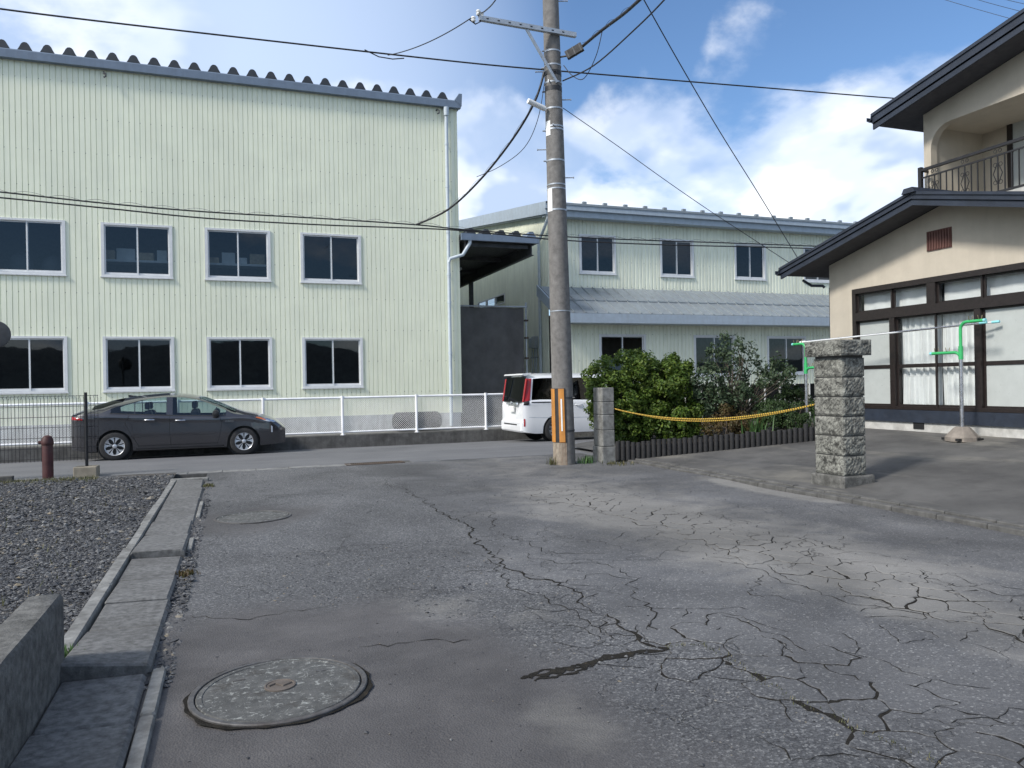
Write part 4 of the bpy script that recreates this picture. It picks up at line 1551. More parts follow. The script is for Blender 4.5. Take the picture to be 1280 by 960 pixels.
room(house, HX + .9, HX + 4, OPR, OPL, .9, 3.4)
# window framing from the photograph's divisions
yv = lambda px, py=450: P(px, py, x=HX).y
fr_ = MB()
fbox(fr_, hf, OPL - .07, OPL + .02, -.12, .05, OPB, OPT + .03)
fbox(fr_, hf, OPR, OPL - .07, -.12, .06, OPT - .07, OPT + .03)
fbox(fr_, hf, OPR, OPL - .07, -.12, .06, OPB, OPB + .07)
fbox(fr_, hf, OPR, OPL - .07, -.12, .065, 2.70, 2.87)          # transom
P1, P2, P3 = yv(1118), yv(1166, 385), yv(1225)
for c in (P1, P3):
    fbox(fr_, hf, c - .06, c + .06, -.12, .055, OPB + .07, 2.70)
fbox(fr_, hf, yv(1166, 370) - .09, yv(1166, 370) + .09, -.12, .055, 2.87, OPT - .07)
fbox(fr_, hf, 7.05, 7.17, -.12, .055, OPB + .07, OPT - .07)
wf = fr_.build('door_frame', M['dark_brown'], house)


def hpane(y0, y1, z0, z1, d, matn, name='pane', fr=.035):
    """one leaf: thin brown sash with its pane"""
    m = MB()
    lo, hi = min(y0, y1), max(y0, y1)
    fbox(m, hf, lo, lo + fr, d - .015, d + .015, z0, z1)
    fbox(m, hf, hi - fr, hi, d - .015, d + .015, z0, z1)
    fbox(m, hf, lo + fr, hi - fr, d - .014, d + .014, z0, z0 + fr)
    fbox(m, hf, lo + fr, hi - fr, d - .014, d + .014, z1 - fr, z1)
    m.build('sash', M['dark_brown'], wf)
    m = MB()
    m.add([hf(lo + fr, d, z0 + fr), hf(hi - fr, d, z0 + fr), hf(hi - fr, d, z1 - fr), hf(lo + fr, d, z1 - fr)], [(0, 1, 2, 3)])
    return m.build(name, M[matn], wf)


ZM = 1.76
pm_ = yv(1169)
for (a, b, kind, d) in ((OPL - .07, P1 + .06, 'frosted', -.03), (P1 - .06, pm_ - .03, 'glass_clear', -.02), (pm_ + .03, P3 + .06, 'glass_clear', -.05), (P3 - .06, 7.17, 'frosted', -.03)):
    for z0, z1 in ((OPB + .07, ZM), (ZM, 2.70)):
        hpane(a, b, z0, z1, d, kind)
tz0, tz1 = 2.87, OPT - .07
tps = [OPL - .07, yv(1115, 380), yv(1166, 370) + .09, yv(1166, 370) - .09, yv(1228, 365), 7.17]
for a, b, d in ((tps[0], tps[1], -.02), (tps[1], tps[2], -.05), (tps[3], tps[4], -.02), (tps[4], tps[5], -.05)):
    hpane(a, b, tz0, tz1, d, 'glass_clear')
# curtains hanging inside, top-level things
for nm, a, b, z0, z1, dd in (('left leaf', P1 - .02, pm_ + .02, OPB + .1, 2.72, .16), ('right leaf', pm_ - .02, P3 + .02, OPB + .1, 2.72, .18)):
    m_ = MB()
    hi, lo = max(a, b), min(a, b)
    ph = 1.3 if nm == 'left leaf' else 2.2
    m_.grid(lambda u, v: (HX + dd + .03 * math.sin(38 * u + ph + .8 * math.sin(3 * v)) + .012 * math.sin(91 * u + ph), lo + (hi - lo) * u, z0 + (z1 - z0) * v), 90, 10)
    o = m_.build('curtain', M['curtain'], None, 60)
    tag(o, 'white pleated curtain behind the %s of the house sliding door' % nm, 'curtain')
for nm, hi, lo in (('first', tps[0], tps[2]), ('second', tps[3], tps[5])):
    m_ = MB()
    m_.grid(lambda u, v: (HX + .19 + .008 * math.sin(30 * u), lo + (hi - lo) * u, tz0 - .02 + (tz1 - tz0 + .04) * v), 60, 2)
    o = m_.build('transom_blind', M['curtain'], None, 60)
    tag(o, 'white blind behind the %s pair of transom panes above the sliding doors' % ('farther' if nm == 'first' else 'nearer'), 'blind')
# louvre vent under the gable
vt = P(1159, 290, x=HX).y, P(1190, 300, x=HX).y
m_ = MB()
fbox(m_, hf, vt[1], vt[0], 0.0, .02, 3.84, 4.20)
vn = m_.build('gable_vent', M['vent_brown'], house)
for k in range(9):
    m_ = MB()
    c = vt[1] + .03 + k * (vt[0] - vt[1] - .06) / 8
    fbox(m_, hf, c - .012, c + .012, .02, .04, 3.86, 4.18)
    m_.build('slat', M['vent_brown'], vn)


def gable_roof(xf, xb, ry, ey, ez, rz, t, name, steps):
    """both slopes; underside heights ez at the eaves, rz at the ridge; layered fascia"""
    hw_ = ey - ry
    r_ = None
    for s, nm in ((1, 'roof_slope'), (-1, 'roof_slope')):
        m = MB()
        e = ry + s * hw_
        m.hexa([(xf, ry, rz + .10), (xb, ry, rz + .10), (xb, e, ez + .10), (xf, e, ez + .10)],
               [(xf, ry, rz + t), (xb, ry, rz + t), (xb, e, ez + t), (xf, e, ez + t)])
        r_ = m.build(nm, M['house_metal'], house)
        # stepped barge boards
        for (dx, z0, z1) in steps:
            m = MB()
            ext = .02
            m.hexa([(xf - dx, ry, rz + z0), (xf - dx + .035, ry, rz + z0), (xf - dx + .035, e + s * ext, ez + z0), (xf - dx, e + s * ext, ez + z0)],
                   [(xf - dx, ry, rz + z1), (xf - dx + .035, ry, rz + z1), (xf - dx + .035, e + s * ext, ez + z1), (xf - dx, e + s * ext, ez + z1)])
            m.build('barge_board', M['house_metal'], house)
        m = MB()
        m.hexa([(xf + .03, ry, rz + .07), (xb, ry, rz + .07), (xb, e, ez + .07), (xf + .03, e, ez + .07)],
               [(xf + .03, ry, rz + .098), (xb, ry, rz + .098), (xb, e, ez + .098), (xf + .03, e, ez + .098)])
        m.build('soffit', M['soffit'], house)
        # standing seams
        n = 9
        for k in range(1, 22):
            xk = xf + k * .42
            if xk > xb:
                break
            m = MB()
            m.hexa([(xk, ry, rz + t), (xk + .03, ry, rz + t), (xk + .03, e, ez + t), (xk, e, ez + t)], [(xk, ry, rz + t + .03), (xk + .03, ry, rz + t + .03), (xk + .03, e, ez + t + .03), (xk, e, ez + t + .03)])
            m.build('roof_seam', M['house_metal'], r_)
        # eaves gutter
        m = MB()
        m.prism([(0, -.02), (.05, -.06), (.11, -.02), (.11, .05), (.1, .05), (.1, -.01), (.05, -.045), (.01, -.01), (.01, .05), (0, .05)], lambda a, b, d: (d, e + s * (a - .01), ez + t - .1 + b), xf - .08, xb)
        m.build('gutter', M['house_metal'], house)
    m = MB()
    m.prism([(-.14, t - .03), (-.09, t + .06), (.09, t + .06), (.14, t - .03)], lambda a, b, d: (d, ry + a, rz + b), xf - .1, xb)
    m.build('ridge_cap', M['house_metal'], house)
    return r_


steps = [(.0, .0, .12), (.03, .11, .20), (.055, .19, .24)]
gable_roof(11.3, 20.5, ridge_y, eave_y, eave_z, ridge_z, .235, 'low', steps)
m_ = MB()
m_.tube([(11.85, 13.5, 3.72), (11.9, 13.3, 3.58), (11.93, 13.0, 3.54), (11.95, 12.97, 3.5)], .03, 8)
m_.tube([(12.1, 12.96, 3.5), (12.1, 12.96, .5)], .03, 8)
m_.build('downpipe', M['house_metal'], house, 40)
# upper storey
UXF, UY = 12.9, P(1155, 200, x=12.9).y
LZ = P(1280, 116, x=12.9).z          # underside of the loggia lintel
UE = P(1092, 158, x=12.2)
slope_u = (P(1280, 45, x=12.2).z - P(1102, 162, x=12.2).z) / (P(1102, 162, x=12.2).y - P(1280, 45, x=12.2).y)
u_ry = 7.9
u_rz = UE.z + (UE.y - u_ry) * slope_u - .06
u_under = lambda y: u_rz - abs(y - u_ry) * slope_u
m_ = MB()
uf = lambda a, b, d: (UXF - d, a, b)
yb2 = 4.4
cl = UY - .16
arc = [(cl, LZ - .42)] + [(cl - .42 + .42 * math.cos(t), LZ - .42 + .42 * math.sin(t)) for t in [i * PI / 2 / 8 for i in range(1, 9)]]
wallp = [(UY, 4.6), (UY, u_under(UY) + .06), (u_ry, u_rz + .06), (yb2, u_under(yb2) + .06), (yb2, LZ)] + list(reversed(arc)) + [(cl, 4.6)]
m_.prism(wallp, uf, 0, -.16)
m_.build('loggia_wall', M['stucco'], house)
m_ = MB().box(UXF + .16, UXF + 1.6, UY - .12, UY, 4.6, u_under(UY) + .02).box(UXF + 1.45, UXF + 1.6, yb2, UY - .12, 4.6, u_under(UY) + .5).box(UXF + .16, UXF + 1.45, yb2, UY - .12, LZ + .02, LZ + .08)
m_.build('loggia_back_wall', M['stucco'], house)
m_ = MB().box(UXF + 1.6, 20, yb2, UY, 4.6, u_under(UY) + .02)
m_.build('upper_wall', M['stucco'], house)
RZB = P(1220, 247, x=12.72).z
m_ = MB().box(12.62, UXF + 1.45, yb2, UY + .1, RZB - .16, RZB - .05)
m_.build('balcony_floor', M['concrete_pale'], house)
# sliding window at the back of the loggia
wy = P(1262, 220, x=UXF + 1.45).y
m_ = MB()
bx = UXF + 1.45
for a, b in ((wy - .1, wy), (wy - 1.0, wy - .92), (wy - 1.9, wy - 1.8)):
    m_.box(bx - .06, bx - .001, a, b, RZB - .02, 6.55)
m_.box(bx - .06, bx - .001, wy - 1.8, wy - .1, 6.45, 6.549)
w_ = m_.build('window', M['dark_brown'], house)
for a, b in ((wy - .92, wy - .1), (wy - 1.8, wy - 1.0)):
    MB().box(bx - .03, bx - .004, a, b, RZB, 6.45).build('pane', M['frosted'], w_)
gable_roof(12.2, 20.5, u_ry, UE.y, u_under(UE.y), u_rz, .30, 'high', [(.0, .0, .13), (.03, .12, .26), (.055, .25, .31)])
# balcony railing
rl = MB()
RX = 12.70
rt0 = P(1152, 213, x=RX)
ztop, zsec = rt0.z, P(1152, 223, x=RX).z
ya, yb = rt0.y, 4.5
rl.box(RX - .03, RX + .03, yb, ya, ztop - .025, ztop + .025)
rl.box(RX - .012, RX + .012, yb, ya, zsec - .015, zsec + .015)
rl.box(RX - .015, RX + .015, yb, ya, RZB - .02, RZB + .015)
rl.box(RX - .035, RX + .035, ya - .01, ya + .06, RZB - .35, ztop + .06)
rl.box(RX, UXF + .1, ya + .01, ya + .05, ztop - .02, ztop + .02)
rail = rl.build('railing', M['iron_black'], house)
k = 0
yv_ = ya - .16
while yv_ > 6.5:
    orn = k % 5 == 1
    m_ = MB().box(RX - .009, RX + .009, yv_ - .009, yv_ + .009, RZB + .015, zsec - .015)
    if orn:
        zc = (RZB + zsec) / 2
        for s in (1, -1):
            m_.tube([(RX, yv_, zc + .2), (RX, yv_ + s * .085, zc), (RX, yv_, zc - .2)], .009, 5)
            for sz in (1, -1):
                c_ = (yv_ + s * .05, zc + sz * .155)
                m_.tube([(RX, c_[0] + .035 * math.cos(t), c_[1] + .035 * math.sin(t)) for t in [i * 2 * PI / 10 for i in range(11)]], .006, 5)
            c_ = (yv_ + s * .045, (zsec + ztop) / 2)
            m_.tube([(RX, c_[0] + .03 * math.cos(t), c_[1] + .03 * math.sin(t)) for t in [i * 2 * PI / 10 for i in range(11)]], .006, 5)
    m_.build('baluster', M['iron_black'], rail)
    yv_ -= .128
    k += 1
# ------------------------------------------------------------------ vehicles
def smooth_curve(keys, L, w=.06):
    xs = np.linspace(-.3, L + .3, 1200)
    y = np.interp(xs, [k[0] for k in keys], [k[1] for k in keys])
    d = xs[1] - xs[0]
    kx = np.arange(-int(3 * w / d), int(3 * w / d) + 1) * d
    ker = np.exp(-(kx / w) ** 2 / 2)
    ker /= ker.sum()
    pad = len(kx) // 2
    ys = np.convolve(np.pad(y, pad, mode='edge'), ker, mode='valid')
    return lambda x: float(np.interp(x, xs, ys))


def wheel(parent, c, r, w, style, side):
    """tyre > rim with spokes; axle along y; side -1 = near side"""
    prof = [(r * .66, -w / 2), (r * .9, -w / 2), (r * .97, -w / 2 + .012), (r, -w / 2 + .035), (r, w / 2 - .035), (r * .97, w / 2 - .012), (r * .9, w / 2), (r * .66, w / 2)]
    t = MB().lathe(prof, c, 40, 'y', caps=False).build('wheel', M['tyre'], parent, 40, local=True)
    face = c[1] + side * (w / 2 - .02)
    rim = MB()
    rim.lathe([(r * .70, -.02 * side), (r * .70, .014 * side), (r * .66, .018 * side), (r * .61, .0), (r * .61, -.03 * side)], (c[0], face, c[2]), 40, 'y', caps=False)
    rim.lathe([(.0, .008 * side), (r * .10, .008 * side), (r * .15, 0.0), (r * .15, -.03 * side)], (c[0], face, c[2]), 16, 'y')
    n = 5 if style == 'hybrid' else 10
    for k in range(n):
        a = 2 * PI * k / n + .3
        def pt(rad, da, dy):
            return (c[0] + rad * math.cos(a + da), face + dy * side, c[2] + rad * math.sin(a + da))
        if style == 'hybrid':
            for s in (1, -1):
                w0, w1 = .10 * s, .36 * s
                wa, wb = .30 * s, .60 * s
                A = [pt(r * .14, .12 * s, .0), pt(r * .63, .07 * s, .004), pt(r * .63, .52 * s, .004), pt(r * .42, .30 * s, .006)]
                B = [(p[0], p[1] - .02 * side, p[2]) for p in A]
                rim.hexa(B, A)
        else:
            for s in (1, -1):
                A = [pt(r * .13, .16 * s, 0), pt(r * .63, .03 * s, .004), pt(r * .63, .16 * s, .004), pt(r * .16, .45 * s, 0)]
                B = [(p[0], p[1] - .02 * side, p[2]) for p in A]
                rim.hexa(B, A)
    rim.build('rim', M['alloy'], t, 30, local=True)
    MB().lathe([(.0, 0), (r * .62, 0), (r * .62, .01)], (c[0], face - .05 * side, c[2]), 32, 'y').build('brake_disc', M['trim_black'], t, local=True)


def car_shell(root, L, keys, wheels, R_arch, wins, screens, paint, glass, belt_tuck=.42, sill=.20, xs_extra=()):
    zr, zl, zu_, Wd = (smooth_curve(keys[k], L, w) for k, w in (('roof', .07), ('belt', .06), ('head', .06), ('width', .035)))
    zwin = lambda x: max(zu_(x), zl(x) + .003)

    def zb(x):
        z = sill + .05 * max(0, 1 - x / .35) + .03 * max(0, (x - L + .5) / .5)
        for xc, rz_ in wheels:
            d = abs(x - xc)
            if d < R_arch:
                z = max(z, rz_ + math.sqrt(R_arch ** 2 - d * d))
        return z

    def hw(x, z):
        Wx, b = Wd(x), zl(x)
        if z <= b:
            f = np.interp(z, [.15, .32, .5, .62, b - .12, b - .07, b], [.93, .975, 1.0, .995, .985, .993, .955])
            return Wx * float(f)
        return Wx * .955 - (z - b) * belt_tuck

    xs = list(np.linspace(0, L, 96))
    for xc, _ in wheels:
        xs += [xc - R_arch, xc + R_arch, xc - R_arch * .985, xc + R_arch * .985, xc - R_arch * .93, xc + R_arch * .93]
    for a, b in list(wins) + list(screens):
        xs += [a, b]
    xs = sorted(set(round(x, 4) for x in list(xs) + list(xs_extra) + [.01, .03, .06, L - .06, L - .03, L - .01]))
    low = [0, .06, .16, .28, .40, .52, .64, .75, .84, .91, .96, 1.0]
    win = [.34, .67, 1.0]
    top = [.10, .25, .45, .7, 1.0]

    def section(x):
        b, l, u, r_ = zb(x), zl(x), zwin(x), max(zr(x), zwin(x) + .002)
        pts = [(hw(x, b) * .90, b + .0)]
        for f in low:
            z = b + (l - b) * f
            pts.append((hw(x, z), z))
        for f in win:
            z = l + (u - l) * f
            pts.append((hw(x, z), z))
        yu = hw(x, u)
        for f in top:
            pts.append((yu * (1 - f), u + (r_ - u) * math.sin(PI / 2 * f) ** .75))
        return pts
    secs = [section(x) for x in xs]
    m = len(secs[0])
    body, gl = MB(), MB()
    for s in (-1, 1):
        kb = len(body.v)
        V = [(x, s * y, z) for x, sec in zip(xs, secs) for y, z in sec]
        body.v += V
        kg = len(gl.v)
        gl.v += V
        for i in range(len(xs) - 1):
            xm = (xs[i] + xs[i + 1]) / 2
            for j in range(m - 1):
                f = (i * m + j, i * m + j + 1, (i + 1) * m + j + 1, (i + 1) * m + j)
                isg = False
                if 12 <= j <= 14 and any(a < xm < b for a, b in wins) and zwin(xm) - zl(xm) > .03:
                    isg = True
                if j >= 16 and any(a < xm < b for a, b in screens):
                    isg = True
                if isg:
                    gl.f.append(tuple(q_ + kg for q_ in f))
                else:
                    body.f.append(tuple(q_ + kb for q_ in f))
        for i in (0, len(xs) - 1):
            ring = [kb + i * m + j for j in range(m)]
            k0 = len(body.v)
            body.v += [(xs[i], 0, secs[i][0][1]), ]
            for j in range(m - 1):
                body.f.append((ring[j], ring[j + 1], k0))
    bo = body.build('body', M[paint], root, 32, local=True)
    # drop unused glass vertices by rebuilding
    used = sorted(set(i for f in gl.f for i in f))
    mp = {v: i for i, v in enumerate(used)}
    g2 = MB()
    g2.v = [gl.v[i] for i in used]
    g2.f = [tuple(mp[i] for i in f) for f in gl.f]
    g2.build('window_glass', M[glass], root, 40, local=True)
    return bo, hw, zl, zwin, zr, zb, Wd


def seam(root, hw, pts, s=-1, w=.009, mat='trim_black', name='panel_gap', off=.003):
    """thin strip following the body side along (x,z) points"""
    m = MB()
    P_ = []
    for (x0, z0), (x1, z1) in zip(pts[:-1], pts[1:]):
        n = max(2, int(math.hypot(x1 - x0, z1 - z0) / .06))
        for k in range(n):
            P_.append((x0 + (x1 - x0) * k / n, z0 + (z1 - z0) * k / n))
    P_.append(pts[-1])
    vs = []
    for i, (x, z) in enumerate(P_):
        a, b = P_[max(0, i - 1)], P_[min(len(P_) - 1, i + 1)]
        dx, dz = b[0] - a[0], b[1] - a[1]
        l = math.hypot(dx, dz) + 1e-9
        nx_, nz_ = -dz / l * w / 2, dx / l * w / 2
        for sg in (1, -1):
            xx, zz = x + nx_ * sg, z + nz_ * sg
            vs.append((xx, s * (hw(xx, zz) + off), zz))
    m.add(vs, [(2 * i, 2 * i + 1, 2 * i + 3, 2 * i + 2) for i in range(len(P_) - 1)])
    return m.build(name, M[mat], root, local=True)


def side_patch(root, hw, fn_lo, fn_hi, x0, x1, s, mat, name, off=.006, n=14, thick=.0, parent=None):
    m = MB()
    def pt(u, v):
        x = x0 + (x1 - x0) * u
        z = fn_lo(u) + (fn_hi(u) - fn_lo(u)) * v
        bul = off * (1 + .6 * math.sin(PI * v))
        return (x, s * (hw(x, z) + bul), z)
    m.grid(pt, n, 5)
    return m.build(name, M[mat], parent or root, 50, local=True)


# ---- grey hybrid liftback, nose to the right
L = 4.54
car = thing('parked_car', 'dark grey hybrid hatchback parked beside the white mesh fence', 'car', (-3.35, 19.78, .006))
wheels = [(.87, .312), (3.585, .312)]
keys = dict(
    roof=[(0, 1.04), (.08, 1.10), (.35, 1.20), (.8, 1.335), (1.3, 1.425), (1.9, 1.472), (2.3, 1.465), (2.7, 1.385), (3.1, 1.225), (3.45, 1.06), (3.6, 1.01), (4.0, .93), (4.3, .82), (4.47, .70), (4.54, .58)],
    belt=[(0, .98), (.3, 1.05), (.8, 1.04), (1.4, 1.0), (2.2, .955), (3.0, .935), (3.4, .94), (3.6, .935), (4.0, .87), (4.35, .73), (4.54, .54)],
    head=[(0, .95), (.55, 1.03), (.9, 1.19), (1.4, 1.325), (1.9, 1.385), (2.3, 1.37), (2.7, 1.275), (3.1, 1.105), (3.36, .96), (3.6, .93), (4.54, .5)],
    width=[(0, .66), (.05, .76), (.25, .84), (.7, .875), (1.5, .88), (3.0, .88), (3.8, .865), (4.2, .79), (4.42, .66), (4.54, .50)])
bo, hw, zl, zw, zr, zb, Wd = car_shell(car, L, keys, wheels, .365, [(.80, 1.27), (1.29, 1.93), (2.06, 3.20)], [(2.62, 3.42)], 'paint_grey', 'glass_car')
for xc, r_ in wheels:
    for s in (-1, 1):
        wheel(car, (xc, s * .765, r_), .312, .20, 'hybrid', s)
MB().box(.25, 4.2, -.62, .62, .17, .55).build('underbody', M['trim_black'], car, local=True)
for xc, _ in wheels:
    m_ = MB()
    for s in (-1, 1):
        m_.tube([(xc, s * .64, .312), (xc, s * .60, .312)], .38, 20)
    m_.build('wheel_housing', M['trim_black'], car, local=True)
for x0, z0 in ((1.55, .35), (2.55, .35)):
    for s in (-1, 1):
        m_ = MB().cbox(x0, x0 + .5, s * .36 - .24, s * .36 + .24, z0, .62, .05).cbox(x0 - .12, x0 + .05, s * .36 - .23, s * .36 + .23, .6, 1.08, .05).cbox(x0 - .1, x0 + .0, s * .36 - .12, s * .36 + .12, 1.10, 1.27, .03)
        m_.build('seat', M['trim_black'], car, local=True)
MB().cbox(3.1, 3.5, -.68, .68, .6, .93, .04).build('dashboard', M['trim_black'], car, local=True)
m_ = MB()
m_.tube([(2.95 + .06 * math.sin(t) * .4, .36 + .17 * math.cos(t), .92 + .17 * math.sin(t)) for t in [i * 2 * PI / 16 for i in range(17)]], .014, 6)
m_.build('steering_wheel', M['trim_black'], car, local=True)
for s in (-1, 1):
    seam(car, hw, [(2.0, zl(2.0)), (1.99, .6), (2.02, .28)], s)
    seam(car, hw, [(1.18, zl(1.18)), (1.08, .82), (1.17, .62), (1.3, .4), (1.36, .28)], s)
    seam(car, hw, [(3.06, zl(3.06)), (3.10, .75), (3.06, .5), (3.0, .28)], s)
    seam(car, hw, [(1.36, .30), (3.0, .30)], s)
    seam(car, hw, [(.1, .98), (.9, .93), (1.8, .905)], s, .012, 'trim_black', 'crease_shade', .002)  # black strip painting in the shade line of the body fold
    # window surrounds
    seam(car, hw, [(.78, zl(.78) + .004)] + [(x, zl(x) + .004) for x in np.linspace(.95, 3.2, 12)], s, .02, 'trim_black', 'belt_strip', .004)
    m_ = MB()
    for xm, zm in ((1.48, .875), (2.12, .845)):
        y_ = hw(xm, zm)
        m_ = MB().tube([(xm, s * (y_ + .005), zm), (xm + .03, s * (y_ + .035), zm + .004), (xm + .17, s * (y_ + .035), zm + .004), (xm + .2, s * (y_ + .005), zm)], .014, 6)
        m_.build('door_handle', M['chrome'] if s == -1 else M['paint_grey'], car, 50, local=True)
    # mirror
    m_ = MB()
    m_.lathe([(.0, -.1), (.07, -.085), (.085, 0), (.07, .085), (0, .1)], (0, 0, 0), 14, 'y')
    m_.v = [(2.98 + v[0] * .9, s * (.90 + v[1] * 1.0 + .05), .985 + v[2] * 1.0) for v in m_.v]
    m_.tube([(3.0, s * .80, .94), (2.99, s * .9, .96)], .03, 6)
    m_.build('mirror', M['trim_black'], car, 50, local=True)
    # lamps
    side_patch(car, hw, lambda u: .84 - .10 * u - .03 * math.sin(PI * u), lambda u: .86 + .0 * u - .12 * u + .03 * math.sin(PI * u), 3.92, 4.34, s, 'lamp_orange' if False else 'chrome', 'headlight')
    side_patch(car, hw, lambda u: .855 - .07 * u, lambda u: .875 - .065 * u + .015 * math.sin(PI * u), 3.86, 4.08, s, 'lamp_orange', 'turn_signal', .010)
    side_patch(car, hw, lambda u: .50, lambda u: .66 - .03 * u, 4.20, 4.235, s, 'paint_white_text', 'fog_lamp', .006, 3)
    side_patch(car, hw, lambda u: .92 - .015 * u, lambda u: .99 - .05 * u, .02, .24, s, 'tail_red', 'tail_light', .008, 6)
    side_patch(car, hw, lambda u: .22, lambda u: .25, 1.3, 3.15, s, 'trim_black', 'sill_trim', .006, 10)
m_ = MB().box(-.02, .01, -.55, .55, .92, .99)
m_.build('tail_light', M['tail_red'], car, local=True)
m_ = MB().box(-.03, .015, -.26, .26, .60, .72)
m_.build('number_plate', M['reflector_white'], car, local=True)
m_ = MB().cbox(.0, .16, -.62, .62, .25, .40, .03)
m_.build('rear_valance', M['trim_black'], car, local=True)
m_ = MB().cbox(4.2, 4.50, -.55, .55, .22, .33, .03)
m_.build('front_valance', M['trim_black'], car, local=True)
def rear_glass(u, v):
    x = .40 + .62 * u
    yu = hw(x, zw(x))
    y = (v - .5) * 1.5 * yu
    f = 1 - abs(y) / yu
    return (x, y, zw(x) + (max(zr(x), zw(x) + .002) - zw(x)) * math.sin(PI / 2 * f) ** .75 + .005)


MB().grid(rear_glass, 14, 16).build('rear_window', M['glass_rear'], car, 50, local=True)
za_ = zr(1.2)
m_ = MB().prism([(1.10, za_ - .06), (1.06, za_ + .035), (1.1, za_ + .04), (1.3, za_ + .0)], lambda a, b, d: (a, d, b), -.02, .02)
m_.build('antenna_fin', M['paint_grey'], car, local=True)
# lettering badge on the wing
tx = bpy.data.curves.new('badge_text', 'FONT')
tx.body = 'HYBRID'
tx.size, tx.extrude, tx.align_x = .055, .002, 'CENTER'
to = bpy.data.objects.new('badge_tmp', tx)
COL.objects.link(to)
bpy.context.view_layer.update()
me = bpy.data.meshes.new_from_object(to.evaluated_get(bpy.context.evaluated_depsgraph_get()))
bpy.data.objects.remove(to)
me.materials.clear()
me.materials.append(M['chrome'])
b_ = link_mesh('badge', me, None, car)
b_.location = (3.27, -(hw(3.27, .79) + .006), .775)
b_.rotation_euler = (PI / 2, 0, 0)

# ---- white minivan, tail to the left
L = 4.7
van = thing('parked_van', 'white minivan with dark rear glass and red tail lights parked behind the utility pole', 'van', (7.15, 19.45, .006))
wheels = [(.93, .325), (3.78, .325)]
keys = dict(
    roof=[(0, 1.76), (.1, 1.80), (.6, 1.835), (2.0, 1.83), (2.9, 1.79), (3.3, 1.69), (3.7, 1.42), (4.0, 1.17), (4.3, 1.05), (4.6, .95), (4.7, .72)],
    belt=[(0, 1.10), (.5, 1.12), (2.0, 1.08), (3.0, 1.04), (3.9, 1.06), (4.3, .99), (4.6, .86), (4.7, .6)],
    head=[(0, 1.66), (.5, 1.69), (2.0, 1.69), (2.9, 1.64), (3.3, 1.53), (3.7, 1.26), (3.95, 1.09), (4.3, 1.0), (4.7, .6)],
    width=[(0, .80), (.05, .845), (.2, .86), (3.5, .86), (4.2, .83), (4.5, .73), (4.7, .55)])
bo, hw, zl, zw, zr, zb, Wd = car_shell(van, L, keys, wheels, .375, [(.22, 1.32), (1.36, 2.42), (2.5, 3.75)], [(3.28, 3.95)], 'paint_white', 'glass_privacy', belt_tuck=.13, sill=.22)
for xc, r_ in wheels:
    for s in (-1, 1):
        wheel(van, (xc, s * .755, r_), .325, .20, 'van', s)
    m_ = MB()
    for s in (-1, 1):
        m_.tube([(xc, s * .64, .325), (xc, s * .60, .325)], .385, 20)
    m_.build('wheel_housing', M['trim_black'], van, local=True)
MB().box(.25, 4.3, -.62, .62, .2, .6).build('underbody', M['trim_black'], van, local=True)
for x0 in (.9, 1.9, 2.8):
    for s in (-1, 1):
        m_ = MB().cbox(x0, x0 + .5, s * .4 - .25, s * .4 + .25, .6, .95, .05).cbox(x0 - .12, x0 + .05, s * .4 - .24, s * .4 + .24, .9, 1.4, .05).cbox(x0 - .1, x0 + .0, s * .4 - .13, s * .4 + .13, 1.4, 1.58, .03)
        m_.build('seat', M['interior'], van, local=True)
# rear end
m_ = MB()
m_.grid(lambda u, v: (-.012 - .02 * math.sin(PI * u), -.725 + 1.45 * u, 1.08 + .65 * v), 12, 6)
m_.build('rear_window', M['glass_rear'], van, 50, local=True)
MB().box(-.004, .004, -.73, .73, 1.05, 1.73).build('rear_window_surround', M['trim_black'], van, local=True)
m_ = MB().prism([(-.11, 1.775), (-.09, 1.815), (.15, 1.835), (.15, 1.79), (-.02, 1.755)], lambda a, b, d: (a, d, b), -.72, .72)
m_.build('roof_spoiler', M['paint_white'], van, local=True)
for s in (-1, 1):
    side_patch(van, hw, lambda u: 1.06 + .04 * u, lambda u: 1.68, .005, .17, s, 'tail_red', 'tail_light', .012, 6)
    side_patch(van, hw, lambda u: .98, lambda u: 1.12, .01, .15, s, 'trim_black', 'lamp_base', .010, 6)
    m_ = MB().cbox(-.02, .03, s * .785 - .035, s * .785 + .035, 1.06, 1.68, .012)
    m_.build('tail_light', M['tail_red'], van, local=True)
    side_patch(van, hw, lambda u: .42, lambda u: .62, .015, .05, s, 'tail_red', 'reflector', .008, 3)
    seam(van, hw, [(.22, 1.05), (1.4, 1.04)], s, .03, 'trim_black', 'slide_rail', .003)
    seam(van, hw, [(1.42, 1.08), (1.42, .75), (1.42, .3)], s)
    seam(van, hw, [(2.46, 1.06), (2.46, .3)], s)
    seam(van, hw, [(3.5, 1.0), (3.5, .3)], s)
    seam(van, hw, [(.16, .66), (.5, .64), (1.4, .62), (3.4, .60)], s, .01, 'trim_pale', 'body_crease_shade', .002)  # grey strip on the white paint, drawn as the fold's shade line
    y_ = hw(1.5, .98)
    for xm in (1.5, 2.56):
        MB().tube([(xm, s * (y_ + .0), .96), (xm + .03, s * (y_ + .03), .96), (xm + .17, s * (y_ + .03), .96), (xm + .2, s * y_, .96)], .014, 6).build('door_handle', M['paint_white'], van, 50, local=True)
    m_ = MB()
    m_.lathe([(.0, -.1), (.09, -.085), (.11, 0), (.09, .085), (0, .1)], (3.55, s * .98, 1.12), 14, 'y')
    m_.build('mirror', M['paint_white'], van, 50, local=True)
    side_patch(van, hw, lambda u: .80, lambda u: .93 - .02 * u, 4.15, 4.55, s, 'chrome', 'headlight')
MB().cbox(-.035, .02, -.42, .42, .98, 1.05, .015).build('rear_garnish', M['chrome'], van, local=True)
m_ = MB()
